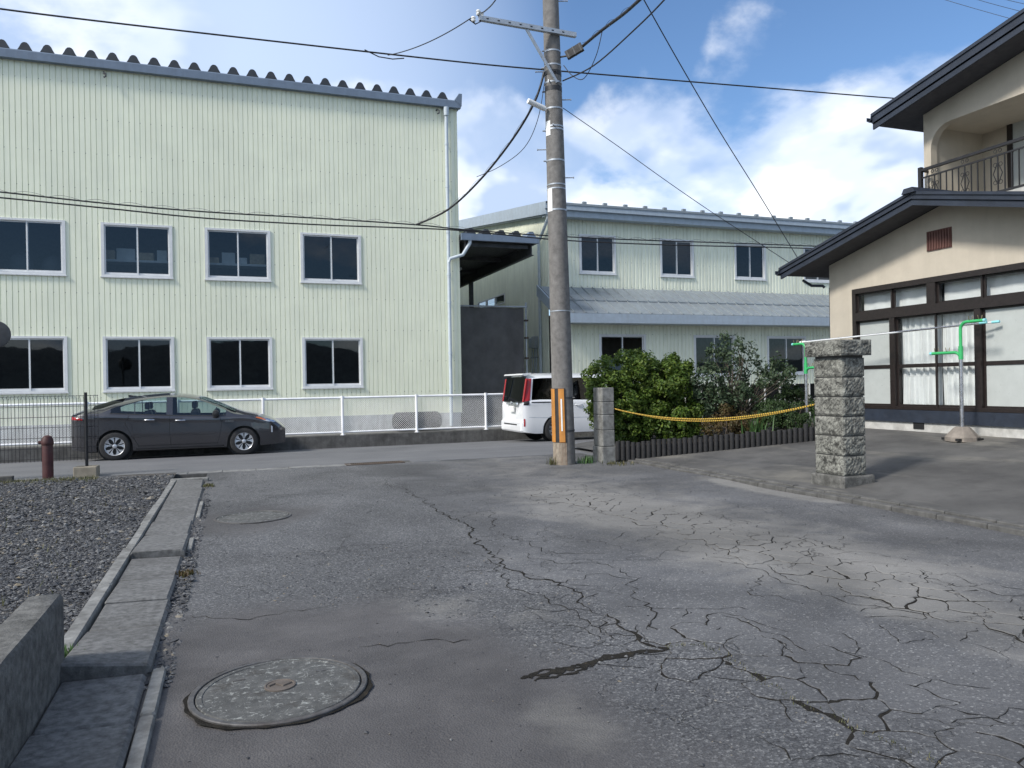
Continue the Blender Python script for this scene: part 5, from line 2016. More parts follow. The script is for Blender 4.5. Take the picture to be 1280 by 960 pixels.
m_.tube([(-.045, .07 * math.cos(t), 1.03 + .045 * math.sin(t)) for t in [i * 2 * PI / 16 for i in range(17)]], .008, 6)
m_.tube([(-.045, .03 * math.cos(t), 1.04 + .03 * math.sin(t)) for t in [i * 2 * PI / 16 for i in range(17)]], .006, 6)
m_.build('emblem', M['chrome'], van, 50, local=True)
MB().box(-.03, .0, -.17, .17, .79, .95).build('number_plate', M['reflector_white'], van, local=True)
MB().cbox(-.06, .12, -.78, .78, .26, .56, .04).build('rear_bumper', M['paint_white'], van, local=True)
MB().box(-.064, -.04, -.5, .5, .44, .475).build('bumper_slot', M['trim_black'], van, local=True)

# the tailgate leans forward above the waistline
for ch in van.children:
    if ch.type == 'MESH' and ch.name.split('.')[0] not in ('wheel', 'seat'):
        for v in ch.data.vertices:
            if v.co.x < 1.2 and v.co.z > .95:
                v.co.x += .17 * (v.co.z - .95) * (1 - max(0, v.co.x) / 1.2)
# ------------------------------------------------------------------ utility pole and its cables
PB = P(706, 581, z=0)
PX, PY = PB.x + .085, PB.y + .2
PH = 11.5
lean = Vector((-.012, .004))


def pc(z):
    return Vector((PX + lean.x * z, PY + lean.y * z, z))


pr_ = lambda z: .212 - z / 150.0
pole = thing('utility_pole', 'grey concrete utility pole with yellow black guard at the road corner', 'utility pole', (PX, PY, 0))
MB().tube([pc(z) for z in np.linspace(-.3, PH, 14)], [pr_(z) for z in np.linspace(-.3, PH, 14)], 32).build('shaft', M['pole_concrete'], pole, 50)


def band(z, h, mat='galvanised', grow=.006):
    m_ = MB()
    m_.tube([pc(z), pc(z + h)], pr_(z) + grow, 28)
    a = rg.uniform(0, 6)
    d = Vector((math.cos(a), math.sin(a), 0))
    m_.tube([pc(z + h / 2) + d * (pr_(z)), pc(z + h / 2) + d * (pr_(z) + .06)], .014, 6)
    m_.build('band', M[mat], pole, 40)


for z, h in ((3.42, .02), (5.35, .03), (5.76, .025), (5.84, .025), (6.3, .03), (6.95, .03)):
    band(z - .5, h)
zc = 1.55 + (479 - 42) * 14.55 / 950
for zz_ in (zc - .35, zc - .62, zc - .95, zc - 1.45, zc - 1.85):
    band(zz_, .03)
for zz_ in (zc - .8, zc - 1.1):
    band(zz_, .09, 'cable_black', .004)
# step bolts left and right
sd_ = Vector((.93, -.36, 0))
for i, (z, s) in enumerate(((8.9, 1), (7.55, -1), (7.0, 1), (6.05, -1), (5.5, 1))):
    c = pc(z)
    m_ = MB()
    d = sd_ * s
    m_.tube([c + d * (pr_(z) - .02), c + d * (pr_(z) + .16)], .011, 6)
    m_.tube([c + d * (pr_(z) + .16), c + d * (pr_(z) + .175)], .02, 8)
    m_.build('step_bolt', M['galvanised'], pole, 50)
# crossarm, tilted brace, insulators
cl_, cr_p = P(596, 27, z=zc + .02), P(716, 48, z=zc - .02)
ax_ = (cr_p - cl_).normalized()
nb_ = Vector((-ax_.y, ax_.x, 0)).normalized()
front = -nb_ if nb_.y > 0 else nb_
shift = (pc(zc) - cl_)
shift = front * (shift.dot(front) + pr_(zc) + .035)
A_, B_ = cl_ + shift, cr_p + shift
up_ = Vector((0, 0, 1))


def bar(m, a, b, w, h):
    d = (b - a).normalized()
    s = d.cross(up_).normalized() * w / 2
    u = s.cross(d).normalized() * h / 2
    m.hexa([a - s - u, b - s - u, b + s - u, a + s - u], [a - s + u, b - s + u, b + s + u, a + s + u])


m_ = MB()
bar(m_, A_, B_, .075, .085)
ca_ = m_.build('crossarm', M['galvanised'], pole)
for k in range(8):
    p_ = A_ + (B_ - A_) * (k + .7) / 9 + front * .039
    MB().box(p_.x - .022, p_.x + .022, p_.y - .003, p_.y + .003, p_.z - .01, p_.z + .01).build('bolt_slot', M['trim_black'], ca_)
m_ = MB()
bar(m_, A_ + (B_ - A_) * .48 - up_ * .05, pc(zc - .97) + front * (pr_(7) + .02), .03, .05)
m_.build('brace', M['galvanised'], pole)
m_ = MB()
c = A_ - ax_ * .05
for k, (dx, dz) in enumerate(((-.06, -.04), (.04, .10), (.10, .06))):
    q_ = c + ax_ * dx + up_ * dz
    m_.lathe([(.0, -.05), (.035, -.045), (.045, -.02), (.03, .0), (.045, .02), (.035, .045), (0, .05)], q_, 12)
m_.build('insulator', M['reflector_white'], pole, 40)
m_ = MB()
m_.tube([c + Vector((.02, 0, .1)), c + Vector((.08, 0, -.06)), c + Vector((-.02, 0, -.12)), c + Vector((-.14, 0, -.05))], .012, 6)
m_.build('jumper_wire', M['cable_black'], pole, 60)
# number plates
fo = Vector((-.94, -.34, 0))
for z, h in ((6.42, .28), (5.05, .44)):
    m_ = MB()
    c = pc(z)
    n = 5
    a0 = math.atan2(fo.y, fo.x)
    vs = []
    for k in range(n + 1):
        a = a0 + (k / n - .5) * .7
        r_ = pr_(z) + .008
        vs += [(c.x + r_ * math.cos(a), c.y + r_ * math.sin(a), z - h / 2), (c.x + r_ * math.cos(a), c.y + r_ * math.sin(a), z + h / 2)]
    m_.add(vs, [(2 * k, 2 * k + 2, 2 * k + 3, 2 * k + 1) for k in range(n)])
    m_.build('number_plate', M['reflector_white'], pole, 60)
# yellow and black guard wrapped round the roadside face
a0 = math.atan2(-PY, -PX)


def wrap(z0, z1, a, b, r, mat, name, par=None):
    m = MB()
    n = 6
    vs = []
    for k in range(n + 1):
        t = a + (b - a) * k / n
        for z in (z0, z1):
            c = pc(z)
            vs.append((c.x + (pr_(z) + r) * math.cos(t), c.y + (pr_(z) + r) * math.sin(t), z))
    for k in range(n + 1):
        t = a + (b - a) * k / n
        for z in (z0, z1):
            c = pc(z)
            vs.append((c.x + (pr_(z) + r - .006) * math.cos(t), c.y + (pr_(z) + r - .006) * math.sin(t), z))
    N = 2 * (n + 1)
    fs = [(2 * k, 2 * k + 2, 2 * k + 3, 2 * k + 1) for k in range(n)]
    fs += [(0, 1, N + 1, N), (2 * n, N + 2 * n, N + 2 * n + 1, 2 * n + 1)]
    fs += [(2 * k + 1, 2 * k + 3, N + 2 * k + 3, N + 2 * k + 1) for k in range(n)] + [(2 * k, N + 2 * k, N + 2 * k + 2, 2 * k + 2) for k in range(n)]
    m.add(vs, fs)
    return m.build(name, M[mat], par or pole, 50)


gz0, gz1 = .42, 1.45
gd = wrap(gz0, gz1, a0 - 1.7, a0 + .26, .010, 'guard_black', 'guard_sleeve')
for a, b in ((a0 - 1.69, a0 - .76), (a0 - .38, a0 + .13)):
    wrap(gz0 + .006, gz1 - .006, a, b, .016, 'guard_yellow', 'guard_stripe', gd)
wrap(gz0 + .22, gz1 - .2, a0 - .18, a0 - .06, .022, 'reflector_white', 'reflector', gd)
wrap(-.05, gz0 - .004, a0 - 1.7, a0 + .26, .006, 'guard_base', 'guard_base')
for z in (.62, 1.25):
    band(z, .035, 'steel_dark')
# earth conduit on the right side of the pole
cd = Vector((.96, .1, 0))
MB().tube([pc(.0) + cd * (pr_(0) + .0), pc(2.4) + cd * (pr_(2.4) + .02), pc(6.5) + cd * (pr_(6.5) + .015)], .022, 8).build('conduit', M['steel_dark'], pole, 50)
# splice boxes
cb = P(708, 70, y=PY - .15)
ce = P(728, 58, y=PY - .35)
m_ = MB()
bar(m_, cb, ce, .09, .15)
m_.build('splice_box', M['black_rubber'], pole)
MB().tube([pc(cb.z), cb, ce], .018, 8).build('splice_bracket', M['steel_dark'], pole, 50)
for f_ in (.12, .5, .88):
    q_ = cb + (ce - cb) * f_
    m_ = MB()
    bar(m_, q_ - (ce - cb) * .03, q_ + (ce - cb) * .03, .096, .156)
    m_.build('splice_clamp', M['steel_dark'], pole)
m_ = MB()
ca1, ca2 = P(660, 126, y=PY - .1), P(681, 136, y=PY - .05)
m_.tube([ca1, ca2], .05, 12)
m_.build('splice_sleeve', M['reflector_white'], pole, 40)


def sag_line(a, b, sag, n=24):
    a, b = Vector(a), Vector(b)
    return [a + (b - a) * (i / n) - up_ * (sag * 4 * (i / n) * (1 - i / n)) for i in range(n + 1)]


def smooth_path(p, k=6):
    p = [Vector(q_) for q_ in p]
    if len(p) < 3:
        return p
    out = []
    for i in range(len(p) - 1):
        a, b, c, d = p[max(0, i - 1)], p[i], p[i + 1], p[min(len(p) - 1, i + 2)]
        for j in range(k):
            t = j / k
            out.append(.5 * ((2 * b) + (c - a) * t + (2 * a - 5 * b + 4 * c - d) * t * t + (3 * b - a - 3 * c + d) * t ** 3))
    out.append(p[-1])
    return out


def cable(path, r, label, name='power_cable', helix=0.0, cat='cable', group=None):
    t = None
    path = smooth_path(path)
    if helix:
        t = thing(name, label, cat, path[0], group)
        MB().tube(path, r, 6).build('core', M['cable_black'], t, 70)
        # thin lashing wire wound in loose loops round the core
        pts = []
        tot = 0.0
        for a, b in zip(path[:-1], path[1:]):
            n = max(2, int((b - a).length / .05))
            for k in range(n):
                p = a + (b - a) * k / n
                pts.append(p + Vector((0, math.sin(tot) * helix, abs(math.cos(tot * .5)) * helix * 2.2)))
                tot += .55
        MB().tube(pts, .0035, 3).build('lashing_wire', M['cable_black'], t)
        return t
    o = MB().tube(path, r, 6).build(name, M['cable_black'], None, 70)
    return tag(o, label, cat, group)


YK = 16.2
k1 = [P(-120, -6, y=YK), P(0, 11, y=YK), P(120, 26, y=YK), P(320, 49, y=YK), P(480, 67, y=YK), P(600, 80, y=YK), P(690, 88, y=YK), P(800, 97, y=YK), P(960, 110, y=YK), P(1120, 123, y=YK), P(1240, 130, y=YK)]
cable(k1, .017, 'thick twisted cable spanning the sky above the factory roof and behind the pole')
ju = P(485, 69, y=YK)
cable(sag_line(A_ - ax_ * .15 - up_ * .02, ju, .10), .010, 'service wire from the crossarm tip down to the thick cable')
MB_j = MB()
MB_j.tube([ju + Vector((-.5, 0, .05)), ju + Vector((-.2, 0, -.06)), ju + Vector((.1, 0, -.07)), ju + Vector((.35, 0, -.02))], .012, 6)
tag(MB_j.build('cable_splice', M['cable_black'], None, 60), 'loose splice loop on the thick cable below the service wire', 'cable')
cable([A_ + up_ * .1, P(606, 14, y=A_.y - .6), P(622, -4, y=A_.y - 1.6), P(650, -60, y=A_.y - 3)], .011, 'wire rising from the crossarm tip out of view')
# communication bundle: pole -> junction in front of the factory, then along the street
YT = 17.2
jn = P(520, 281, y=YT)
cable([pc(zc - .75) + Vector((-.2, -.05, 0)), P(668, 128, y=PY + .1), P(640, 175, y=PY + .9), P(600, 225, y=PY + 2.2), P(560, 262, y=PY + 3.2), jn], .022, 'lashed communication bundle dropping from the pole to the factory front', 'communication_cable', .03)
cable([pc(zc - .95) + Vector((-.2, -.05, 0)), P(672, 150, y=PY + .1), P(655, 185, y=PY + .6), P(625, 208, y=PY + 1.2), P(596, 221, y=PY + 2.0)], .007, 'thin slack wire under the lashed bundle beside the pole', 'communication_cable')
cable([P(-60, 236, y=YT), P(0, 240, y=YT), P(130, 254, y=YT), P(260, 265, y=YT), P(400, 273, y=YT), jn, P(580, 287, y=YT), P(690, 295, y=YT), P(800, 300, y=YT), P(920, 304, y=YT), P(1060, 309, y=YT), P(1200, 312, y=YT)], .016, 'upper lashed communication cable across the factory front', 'communication_cable', .028)
cable([P(-60, 242, y=YT), P(0, 247, y=YT), P(130, 260, y=YT), P(260, 273, y=YT), P(400, 281, y=YT), P(510, 285, y=YT), P(580, 288.5, y=YT), P(700, 300, y=YT), P(830, 306, y=YT), P(960, 309, y=YT), P(1060, 312, y=YT), P(1200, 316, y=YT)], .016, 'lower plain communication cable across the factory front', 'communication_cable')
# bundle running back over the street from the splice box
e1 = P(806, -6, y=PY - 3.2)
cable([ce, P(752, 38, y=PY - 1.3), P(780, 17, y=PY - 2.3), e1, P(880, -70, y=PY - 5)], .028, 'thick lashed bundle rising from the black splice box over the road', 'communication_cable', .03)
cable([pc(zc - .9) + Vector((.15, -.12, 0)), P(742, 82, y=PY - 1.2), P(790, 40, y=PY - 2.5), P(832, -2, y=PY - 3.6), P(880, -60, y=PY - 5)], .013, 'single cable curving up from the pole over the road', 'communication_cable')
cable([pc(zc - .6) + Vector((.18, -.12, 0)), P(716, 95, y=PY - .3), P(730, 98, y=PY - .6), P(745, 70, y=PY - 1.1), P(753, 38, y=PY - 1.3)], .008, 'slack loop of thin cable hanging beside the splice box', 'communication_cable')
ev = P(1001, 329, x=11.9)
cable([P(800, -10, y=9.0), P(805, 0, y=9.1), P(850, 80, y=9.9), P(900, 165, y=10.9), P(950, 245, y=12.0), ev], .008, 'thin drop wire coming from above down to the house eaves')
cable([pc(1.55 + (478 - 132) * 14.55 / 950) + Vector((.17, -.05, 0)), P(770, 181, y=PY + .0), P(830, 224, y=PY - .05), P(885, 262, y=PY - .1), P(940, 298, y=PY - .15), P(995, 334, x=11.8)], .007, 'thin telephone drop wire from the pole to the house eaves')
m_ = MB()
m_.lathe([(0, -.05), (.03, -.04), (.035, 0), (.03, .04), (0, .05)], ev + Vector((-.03, .0, .03)), 10)
o = m_.build('drop_insulator', M['galvanised'], house, 40)
for k, (a, b) in enumerate((((1150, -10), (1300, 33)), ((1190, -10), (1300, 20)), ((1215, -12), (1300, 9)))):
    cable(sag_line(P(*a, y=34), P(*b, y=28), .05), .014, 'high voltage wire in the sky above the house roof', 'power_cable', group='high wires above the house')

# ------------------------------------------------------------------ fences
fy = 20.86
wf_ = thing('mesh_fence', 'white steel chain mesh fence on top of the dark kerb wall', 'fence', (1, fy, .25))
fz0, fz1 = .33, 1.26
fx0, fx1 = -8.2, P(636, 500, y=fy).x
m_ = MB().tube([(fx0, fy, fz1), (fx1, fy, fz1)], .03, 8)
m_.build('top_rail', M['white_steel'], wf_, 50)
MB().tube([(fx0, fy, fz0), (fx1, fy, fz0)], .026, 8).build('bottom_rail', M['white_steel'], wf_, 50)
pxs = [P(px, 520, y=fy).x for px in (428, 520, 607)]
step = (pxs[2] - pxs[0]) / 2
xx = pxs[2]
while xx > fx0:
    m_ = MB().tube([(xx, fy - .03, .25), (xx, fy - .03, fz1 + .05)], .036, 12).lathe([(.07, .25), (.07, .265)], (xx, fy - .03, 0), 12)
    m_.build('post', M['white_steel'], wf_, 50)
    xx -= step
wires = MB()
H_ = fz1 - fz0
pit = .058
n = int((fx1 - fx0) / pit)
for k in range(-int(H_ / pit), n):
    for s in (1, -1):
        x0 = fx0 + k * pit
        a, b = (x0, fz0), (x0 + H_, fz1)
        if s < 0:
            a, b = (x0, fz1), (x0 + H_, fz0)
        if a[0] < fx0:
            t = (fx0 - a[0]) / (b[0] - a[0])
            a = (fx0, a[1] + (b[1] - a[1]) * t)
        if b[0] > fx1:
            t = (fx1 - a[0]) / (b[0] - a[0])
            b = (fx1, a[1] + (b[1] - a[1]) * t)
        if b[0] <= a[0]:
            continue
        wires.tube([(a[0], fy + .012 * s, a[1]), (b[0], fy + .012 * s, b[1])], .0036, 3, caps=False)
o = wires.build('mesh_wire', M['white_steel'], wf_)
o['kind'] = 'stuff'

# dark welded panel fence on the left corner
fy2 = 15.75
bx_ = P(109, 585, y=fy2).x
df = thing('wire_panel_fence', 'dark welded wire panel fence beside the gravel plot', 'fence', (bx_ - 1.5, fy2, .05))
zt_, zb_ = P(100, 494, y=fy2).z, P(60, 577, y=fy2).z
vw = MB()
x = bx_ + .19
while x > bx_ - 4.2:
    vw.tube([(x, fy2 - .0, zb_), (x, fy2, zt_ - .06), (x, fy2 - .05, zt_ - .03), (x, fy2, zt_)], .0042, 4, caps=False)
    x -= .057
o = vw.build('wire', M['iron_black'], df)
o['kind'] = 'stuff'
for z in np.linspace(zb_ + .05, zt_ - .01, 7):
    MB().tube([(bx_ + .2, fy2 - .006, z), (bx_ - 4.2, fy2 - .006, z)], .0045, 4).build('rail_wire', M['iron_black'], df)
for k in range(3):
    xk = bx_ - k * 2.0
    MB().tube([(xk, fy2 - .03, .05), (xk, fy2 - .03, zt_ + .05)], .026, 10).build('post', M['iron_black'], df, 50)
    if k == 0:
        o = MB().cbox(xk - .19, xk + .19, fy2 - .22, fy2 + .12, -.03, .19, .015).build('footing_block', M['block_tan'], df)
ls = MB().cbox(bx_ - 6, bx_ - 1.0, 15.0, 15.12, -.1, .14, .012).build('kerb_strip', M['concrete_dark'])
tag(ls, 'low concrete strip between the gravel plot and the road', 'kerb')

# red hydrant-like post
rb = P(60, 592, y=15.55)
hy = thing('marker_post', 'short dark red rounded post beside the gravel plot', 'post', (rb.x, 15.55, .03))
MB().lathe([(.088, -.08), (.088, .50), (.083, .52)], (rb.x, 15.55, .1), 20).build('barrel', M['hydrant_red'], hy, 40)
MB().lathe([(.09, .0), (.10, .015), (.10, .05), (.09, .1), (.07, .15), (.03, .17), (0, .175)], (rb.x, 15.55, .61), 20).build('cap', M['hydrant_red'], hy, 40)
MB().tube([(rb.x - .14, 15.55, .66), (rb.x + .0, 15.55, .66)], .03, 8).build('side_knob', M['hydrant_red'], hy, 40)
# convex traffic mirror, seen from behind, half out of view
mc = P(-6, 418, y=14.6)
mr = thing('traffic_mirror', 'dark back of a round traffic mirror on a post at the left edge', 'traffic mirror', (mc.x, 14.6, 0))
m_ = MB().lathe([(.0, .07), (.12, .06), (.2, .03), (.225, .0), (.225, -.03), (.20, -.035), (0.0, -.04)], (mc.x, 14.6, mc.z), 28, 'y')
m_.build('dish', M['steel_dark'], mr, 40)
MB().tube([(mc.x - .05, 14.7, 0), (mc.x - .05, 14.7, mc.z + .25)], .035, 10).build('post', M['steel_dark'], mr, 40)
MB().tube([(mc.x - .05, 14.7, mc.z), (mc.x, 14.62, mc.z)], .025, 8).build('bracket', M['steel_dark'], mr, 40)

# black corrugated drain pipe lying behind the fence
p0, p1 = P(490, 525, y=21.6), P(552, 525, y=21.6)
dp = MB()
n = 60
rr_ = .26
cz_ = .25 + rr_ + .02
for i in range(n):
    pass
path, rad = [], []
for i in range(n + 1):
    t = i / n
    path.append(Vector((p0.x + .0 + (p1.x - p0.x) * t, 21.6, cz_)))
    e = min(1.0, min(t, 1 - t) * 9)
    rad.append((rr_ * (math.sqrt(max(.02, 1 - (1 - e) ** 2)))) * (1.0 + .035 * (1 if i % 2 else -1)))
dp.tube(path, rad, 20)
o = dp.build('drain_pipe_roll', M['black_rubber'], None, 30)
tag(o, 'fat black ribbed roll lying behind the white mesh fence', 'pipe roll')

# ------------------------------------------------------------------ gate posts and rope
cp = thing('concrete_post', 'weathered grey concrete block post beside the shrub at the yard corner', 'gate post', (6.9, 13.4, 0))
x0, x1, y0, y1 = 6.72, 6.98, 13.22, 13.62
zs = [0, .30, .62, .92, 1.17, 1.45]
for a, b in zip(zs[:-1], zs[1:]):
    e = .018 if a == 0 else rg.uniform(-.003, .003)
    MB().cbox(x0 - e, x1 + e, y0 - e, y1 + e, a + (.003 if a else -.1), b - .003, .012).build('block', M['concrete'], cp)

pl = thing('stone_pillar', 'rough split stone gate pillar with flat cap and concrete base', 'gate pillar', (7.9, 8.35, 0))


def rough_block(x0, x1, y0, y1, z0, z1, amp, seed, corner=0.012):
    r = np.random.default_rng(seed)
    m = MB()
    nu, nz = 16, 9
    per = []
    for k in range(nu):
        per.append((x0 + (x1 - x0) * k / nu, y0, 0, -1))
    for k in range(nu):
        per.append((x1, y0 + (y1 - y0) * k / nu, 1, 0))
    for k in range(nu):
        per.append((x1 - (x1 - x0) * k / nu, y1, 0, 1))
    for k in range(nu):
        per.append((x0, y1 - (y1 - y0) * k / nu, -1, 0))
    N = len(per)
    vs = []
    for j in range(nz + 1):
        z = z0 + (z1 - z0) * j / nz
        ed = 0 if j in (0, nz) else 1
        for i, (x, y, nx_, ny_) in enumerate(per):
            c = (i % nu == 0)
            d = ed * (0.0 if c else 1) * (.35 + .65 * r.random()) * amp
            vs.append((x + nx_ * d, y + ny_ * d, z))
    fs = [(j * N + i, j * N + (i + 1) % N, (j + 1) * N + (i + 1) % N, (j + 1) * N + i) for j in range(nz) for i in range(N)]
    fs += [tuple(range(N - 1, -1, -1)), tuple(range(nz * N, (nz + 1) * N))]
    m.add(vs, fs)
    return m


a_, b_, c_, d_ = 7.66, 8.04, 8.02, 8.54       # x0 x1 y0 y1 at the shaft
MB().cbox(a_ - .05, b_ + .12, c_ - .05, d_ + .06, -.1, .235, .02).build('base', M['wall_concrete'], pl)
zz = [.235, .505, .77, 1.035, 1.30, 1.565, 1.83]
for k in range(6):
    rough_block(a_, b_, c_, d_, zz[k] + .008, zz[k + 1] - .008, .022, 40 + k).build('stone_block', M['split_stone'], pl)
MB().box(a_ + .012, b_ - .012, c_ + .012, d_ - .012, .2, 1.86).build('mortar_core', M['concrete_dark'], pl)
rough_block(a_ - .08, b_ + .06, c_ - .07, d_ + .09, 1.855, 2.065, .022, 50).build('cap_stone', M['split_stone'], pl)

rp0, rp1 = Vector((6.99, 13.3, 1.04)), Vector((7.75, 8.56, 1.20))
rpth = [rp0 + (rp1 - rp0) * t - up_ * (.215 * 4 * t * (1 - t)) for t in np.linspace(0, 1, 61)]
rope = thing('barrier_rope', 'yellow and black twisted rope hung between the concrete post and stone pillar', 'rope', rp0)
dense = []
for a, b in zip(rpth[:-1], rpth[1:]):
    for k in range(26):
        dense.append(a + (b - a) * k / 26)
for off, ph, drop in ((0, 0, 0), (.0, 1.2, .035)):
    for c_i, matn in ((0, 'rope_yellow'), (PI * 2 / 3, 'rope_yellow'), (PI * 4 / 3, 'rope_black')):
        pts = []
        n = len(dense)
        for i, p in enumerate(dense):
            t = i / n
            a = 2 * PI * i / 7.0 * 0.5 + c_i + ph
            e = math.sin(PI * t)
            pts.append(p + Vector((.007 * math.cos(a) + (.02 if drop else 0) * e, 0, .007 * math.sin(a) - drop * e * (1 if t > .35 else t / .35))))
        MB().tube(pts, .0058, 5).build('strand', M[matn], rope, 70)
for q_, s_ in ((rp0, 1), (rp1, 1)):
    m_ = MB().tube([q_ + Vector((0, 0, -.04)), q_ + Vector((.03, .0, 0)), q_ + Vector((0, 0, .04))], .012, 6)
    m_.build('knot', M['rope_yellow'], rope, 60)

# ------------------------------------------------------------------ laundry stands
def stand(base, ztop, label, arms, foot=True):
    t = thing('laundry_stand', label, 'laundry stand', base)
    bx, by, bz = base
    if foot:
        m = MB()
        r0 = [(.26, -.02), (.26, .05), (.13, .20), (.10, .22), (0, .22)]
        n = 8
        m.lathe(r0, (bx, by, bz), 8)
        m.build('foot', M['stand_foot'], t)
        for k in range(4):
            a = PI / 2 * k + .5
            MB().box(bx + .255 * math.cos(a) - .05, bx + .255 * math.cos(a) + .05, by + .255 * math.sin(a) - .03, by + .255 * math.sin(a) + .03, bz - .005, bz + .035).build('foot_notch', M['trim_black'], t)
    MB().tube([(bx, by, bz), (bx, by, ztop - .55)], .032, 14).build('post', M['stainless'], t, 50)
    g_ = MB().tube([(bx, by, ztop - .62), (bx, by, ztop - .40)], .037, 14)
    g_.build('sleeve', M['green_plastic'], t, 50)
    for (dy, dz0, dz1) in arms:
        s = 1 if dy > 0 else -1
        zc_ = ztop + dz1
        pts = [(bx, by, ztop - .5)] + [(bx, by, zc_ - .12)] + [(bx, by + s * (.12 - .12 * math.cos(q)), zc_ - .12 + .12 * math.sin(q)) for q in [i * PI / 2 / 6 for i in range(1, 7)]] + [(bx, by + dy, zc_)]
        MB().tube(pts, .026, 12).build('arm', M['green_plastic'], t, 50)
        MB().tube([(bx, by + dy, zc_), (bx, by + dy + s * .04, zc_)], .028, 12).build('arm_tip', M['aqua_plastic'], t, 50)
        for f in (.45, .85):
            y_ = by + dy * f
            m = MB().tube([(bx - .05, y_, zc_ + .09), (bx - .035, y_, zc_ + .03), (bx, y_, zc_ + .02), (bx + .035, y_, zc_ + .03), (bx + .05, y_, zc_ + .09)], .006, 5)
            m.build('hook', M['brass'], t, 60)
    return t


nb = P(1203, 553, z=.44)
nbx, nby = nb.x, nb.y
nbz = yard_z(nbx) + .005
zn = P(1205, 403, y=nby).z
stand((nbx, nby, nbz), zn, 'chrome laundry stand with green arms on a concrete foot before the sliding doors', [(-.42, 0, 0.0), (.55, 0, -.50)])
fbx, fby = 11.15, 12.55
zf_ = P(1004, 430, x=fbx).z
fbx_ = P(1008, 500, y=fby).x
stand((fbx_, fby, yard_z(fbx_)), zf_, 'green armed laundry stand half hidden behind the stone pillar', [(.35, 0, 0.0), (-.3, 0, -.5)])
for k, (a, b, lab) in enumerate(((P(1001, 428, y=fby + .2), P(1248, 402, y=nby - .32), 'longer pale laundry pole resting across both green stands'),
                                 (P(1003, 427.5, y=fby + .3), P(1232, 403, y=nby - .2), 'shorter steel laundry pole with aqua tip across the green stands'))):
    t = thing('laundry_pole', lab, 'laundry pole', a)
    MB().tube([a, b], .015, 10).build('pole', M['stainless'] if k else M['aluminium'], t, 50)
    d = (b - a).normalized()
    MB().tube([b - d * .1, b + d * .02], .023, 10).build('end_cap', M['aqua_plastic'], t, 50)
    MB().tube([a - d * .02, a + d * .08], .023, 10).build('end_cap', M['reflector_white'], t, 50)
# ------------------------------------------------------------------ planting
def leaf_arrays(C, N_, size, r, aspect=.5):
    """diamond leaves folded along the middle: centres C, outward normals N_"""
    n = len(C)
    nrm = N_ + r.normal(0, .75, (n, 3))
    nrm /= np.linalg.norm(nrm, axis=1, keepdims=True) + 1e-9
    t = np.cross(nrm, r.normal(0, 1, (n, 3)))
    t /= np.linalg.norm(t, axis=1, keepdims=True) + 1e-9
    b = np.cross(nrm, t)
    s = (size * r.uniform(.6, 1.3, n))[:, None]
    v = np.stack([C - t * s, C + b * s * aspect + nrm * s * .12, C + t * s, C - b * s * aspect + nrm * s * .12], 1)
    f = (np.array([[0, 1, 2, 3]])[None] + (np.arange(n) * 4)[:, None, None]).reshape(-1, 4)
    return v.reshape(-1, 3), f


def clump_crown(blobs, n_clump, clump_r, n_leaf, size, seed, fill=.25, zmin=None):
    r = np.random.default_rng(seed)
    vol = np.array([b[3] * b[4] * b[5] for b in blobs]) ** (2 / 3)
    pick = r.choice(len(blobs), n_clump, p=vol / vol.sum())
    d = r.normal(0, 1, (n_clump, 3))
    d /= np.linalg.norm(d, axis=1, keepdims=True)
    rad = np.where(r.random(n_clump) < fill, r.uniform(.3, .8, n_clump), r.uniform(.82, 1.08, n_clump))
    B = np.array(blobs)[pick]
    cc = B[:, :3] + d * B[:, 3:6] * rad[:, None]
    CC, NN = [], []
    for c, dd in zip(cc, d):
        k = int(n_leaf * r.uniform(.5, 1.4))
        rr_ = clump_r * r.uniform(.6, 1.3)
        p = r.normal(0, 1, (k, 3))
        p /= np.linalg.norm(p, axis=1, keepdims=True)
        q_ = c + p * (rr_ * r.uniform(.25, 1, k) ** .6)[:, None]
        CC.append(q_)
        NN.append(p * .6 + dd * .5 + np.array([0, 0, .5]))
    C, N_ = np.concatenate(CC), np.concatenate(NN)
    if zmin is not None:
        ok = C[:, 2] > zmin
        C, N_ = C[ok], N_[ok]
    return (*leaf_arrays(C, N_, size, r), cc)


def branches(base, tips, r0, seed, name, parent, mat='bark'):
    r = random.Random(seed)
    m = MB()
    for tp_ in tips:
        b = Vector(base) + Vector((r.uniform(-.06, .06), r.uniform(-.06, .06), 0))
        t = Vector(tp_)
        mid1 = b + (t - b) * .35 + Vector((r.uniform(-.12, .12), r.uniform(-.12, .12), .15))
        mid2 = b + (t - b) * .7 + Vector((r.uniform(-.1, .1), r.uniform(-.1, .1), .08))
        m.tube([b, mid1, mid2, t], [r0, r0 * .7, r0 * .45, r0 * .15], 6)
    return m.build(name, M[mat], parent, 60)


def shrub(name, label, base, blobs, n_clump, clump_r, n_leaf, size, mat, seed, stems=14, r0=.02, fill=.25):
    t = thing(name, label, 'shrub' if 'tree' not in name else 'tree', base)
    V, F_, cc = clump_crown(blobs, n_clump, clump_r, n_leaf, size, seed, fill, base[2])
    np_mesh('crown', V, F_, M[mat], t)
    rs_ = random.Random(seed)
    tips = [tuple(cc[i]) for i in rs_.sample(range(len(cc)), min(stems, len(cc)))]
    branches(base, tips, r0, seed, 'stems', t)
    return t


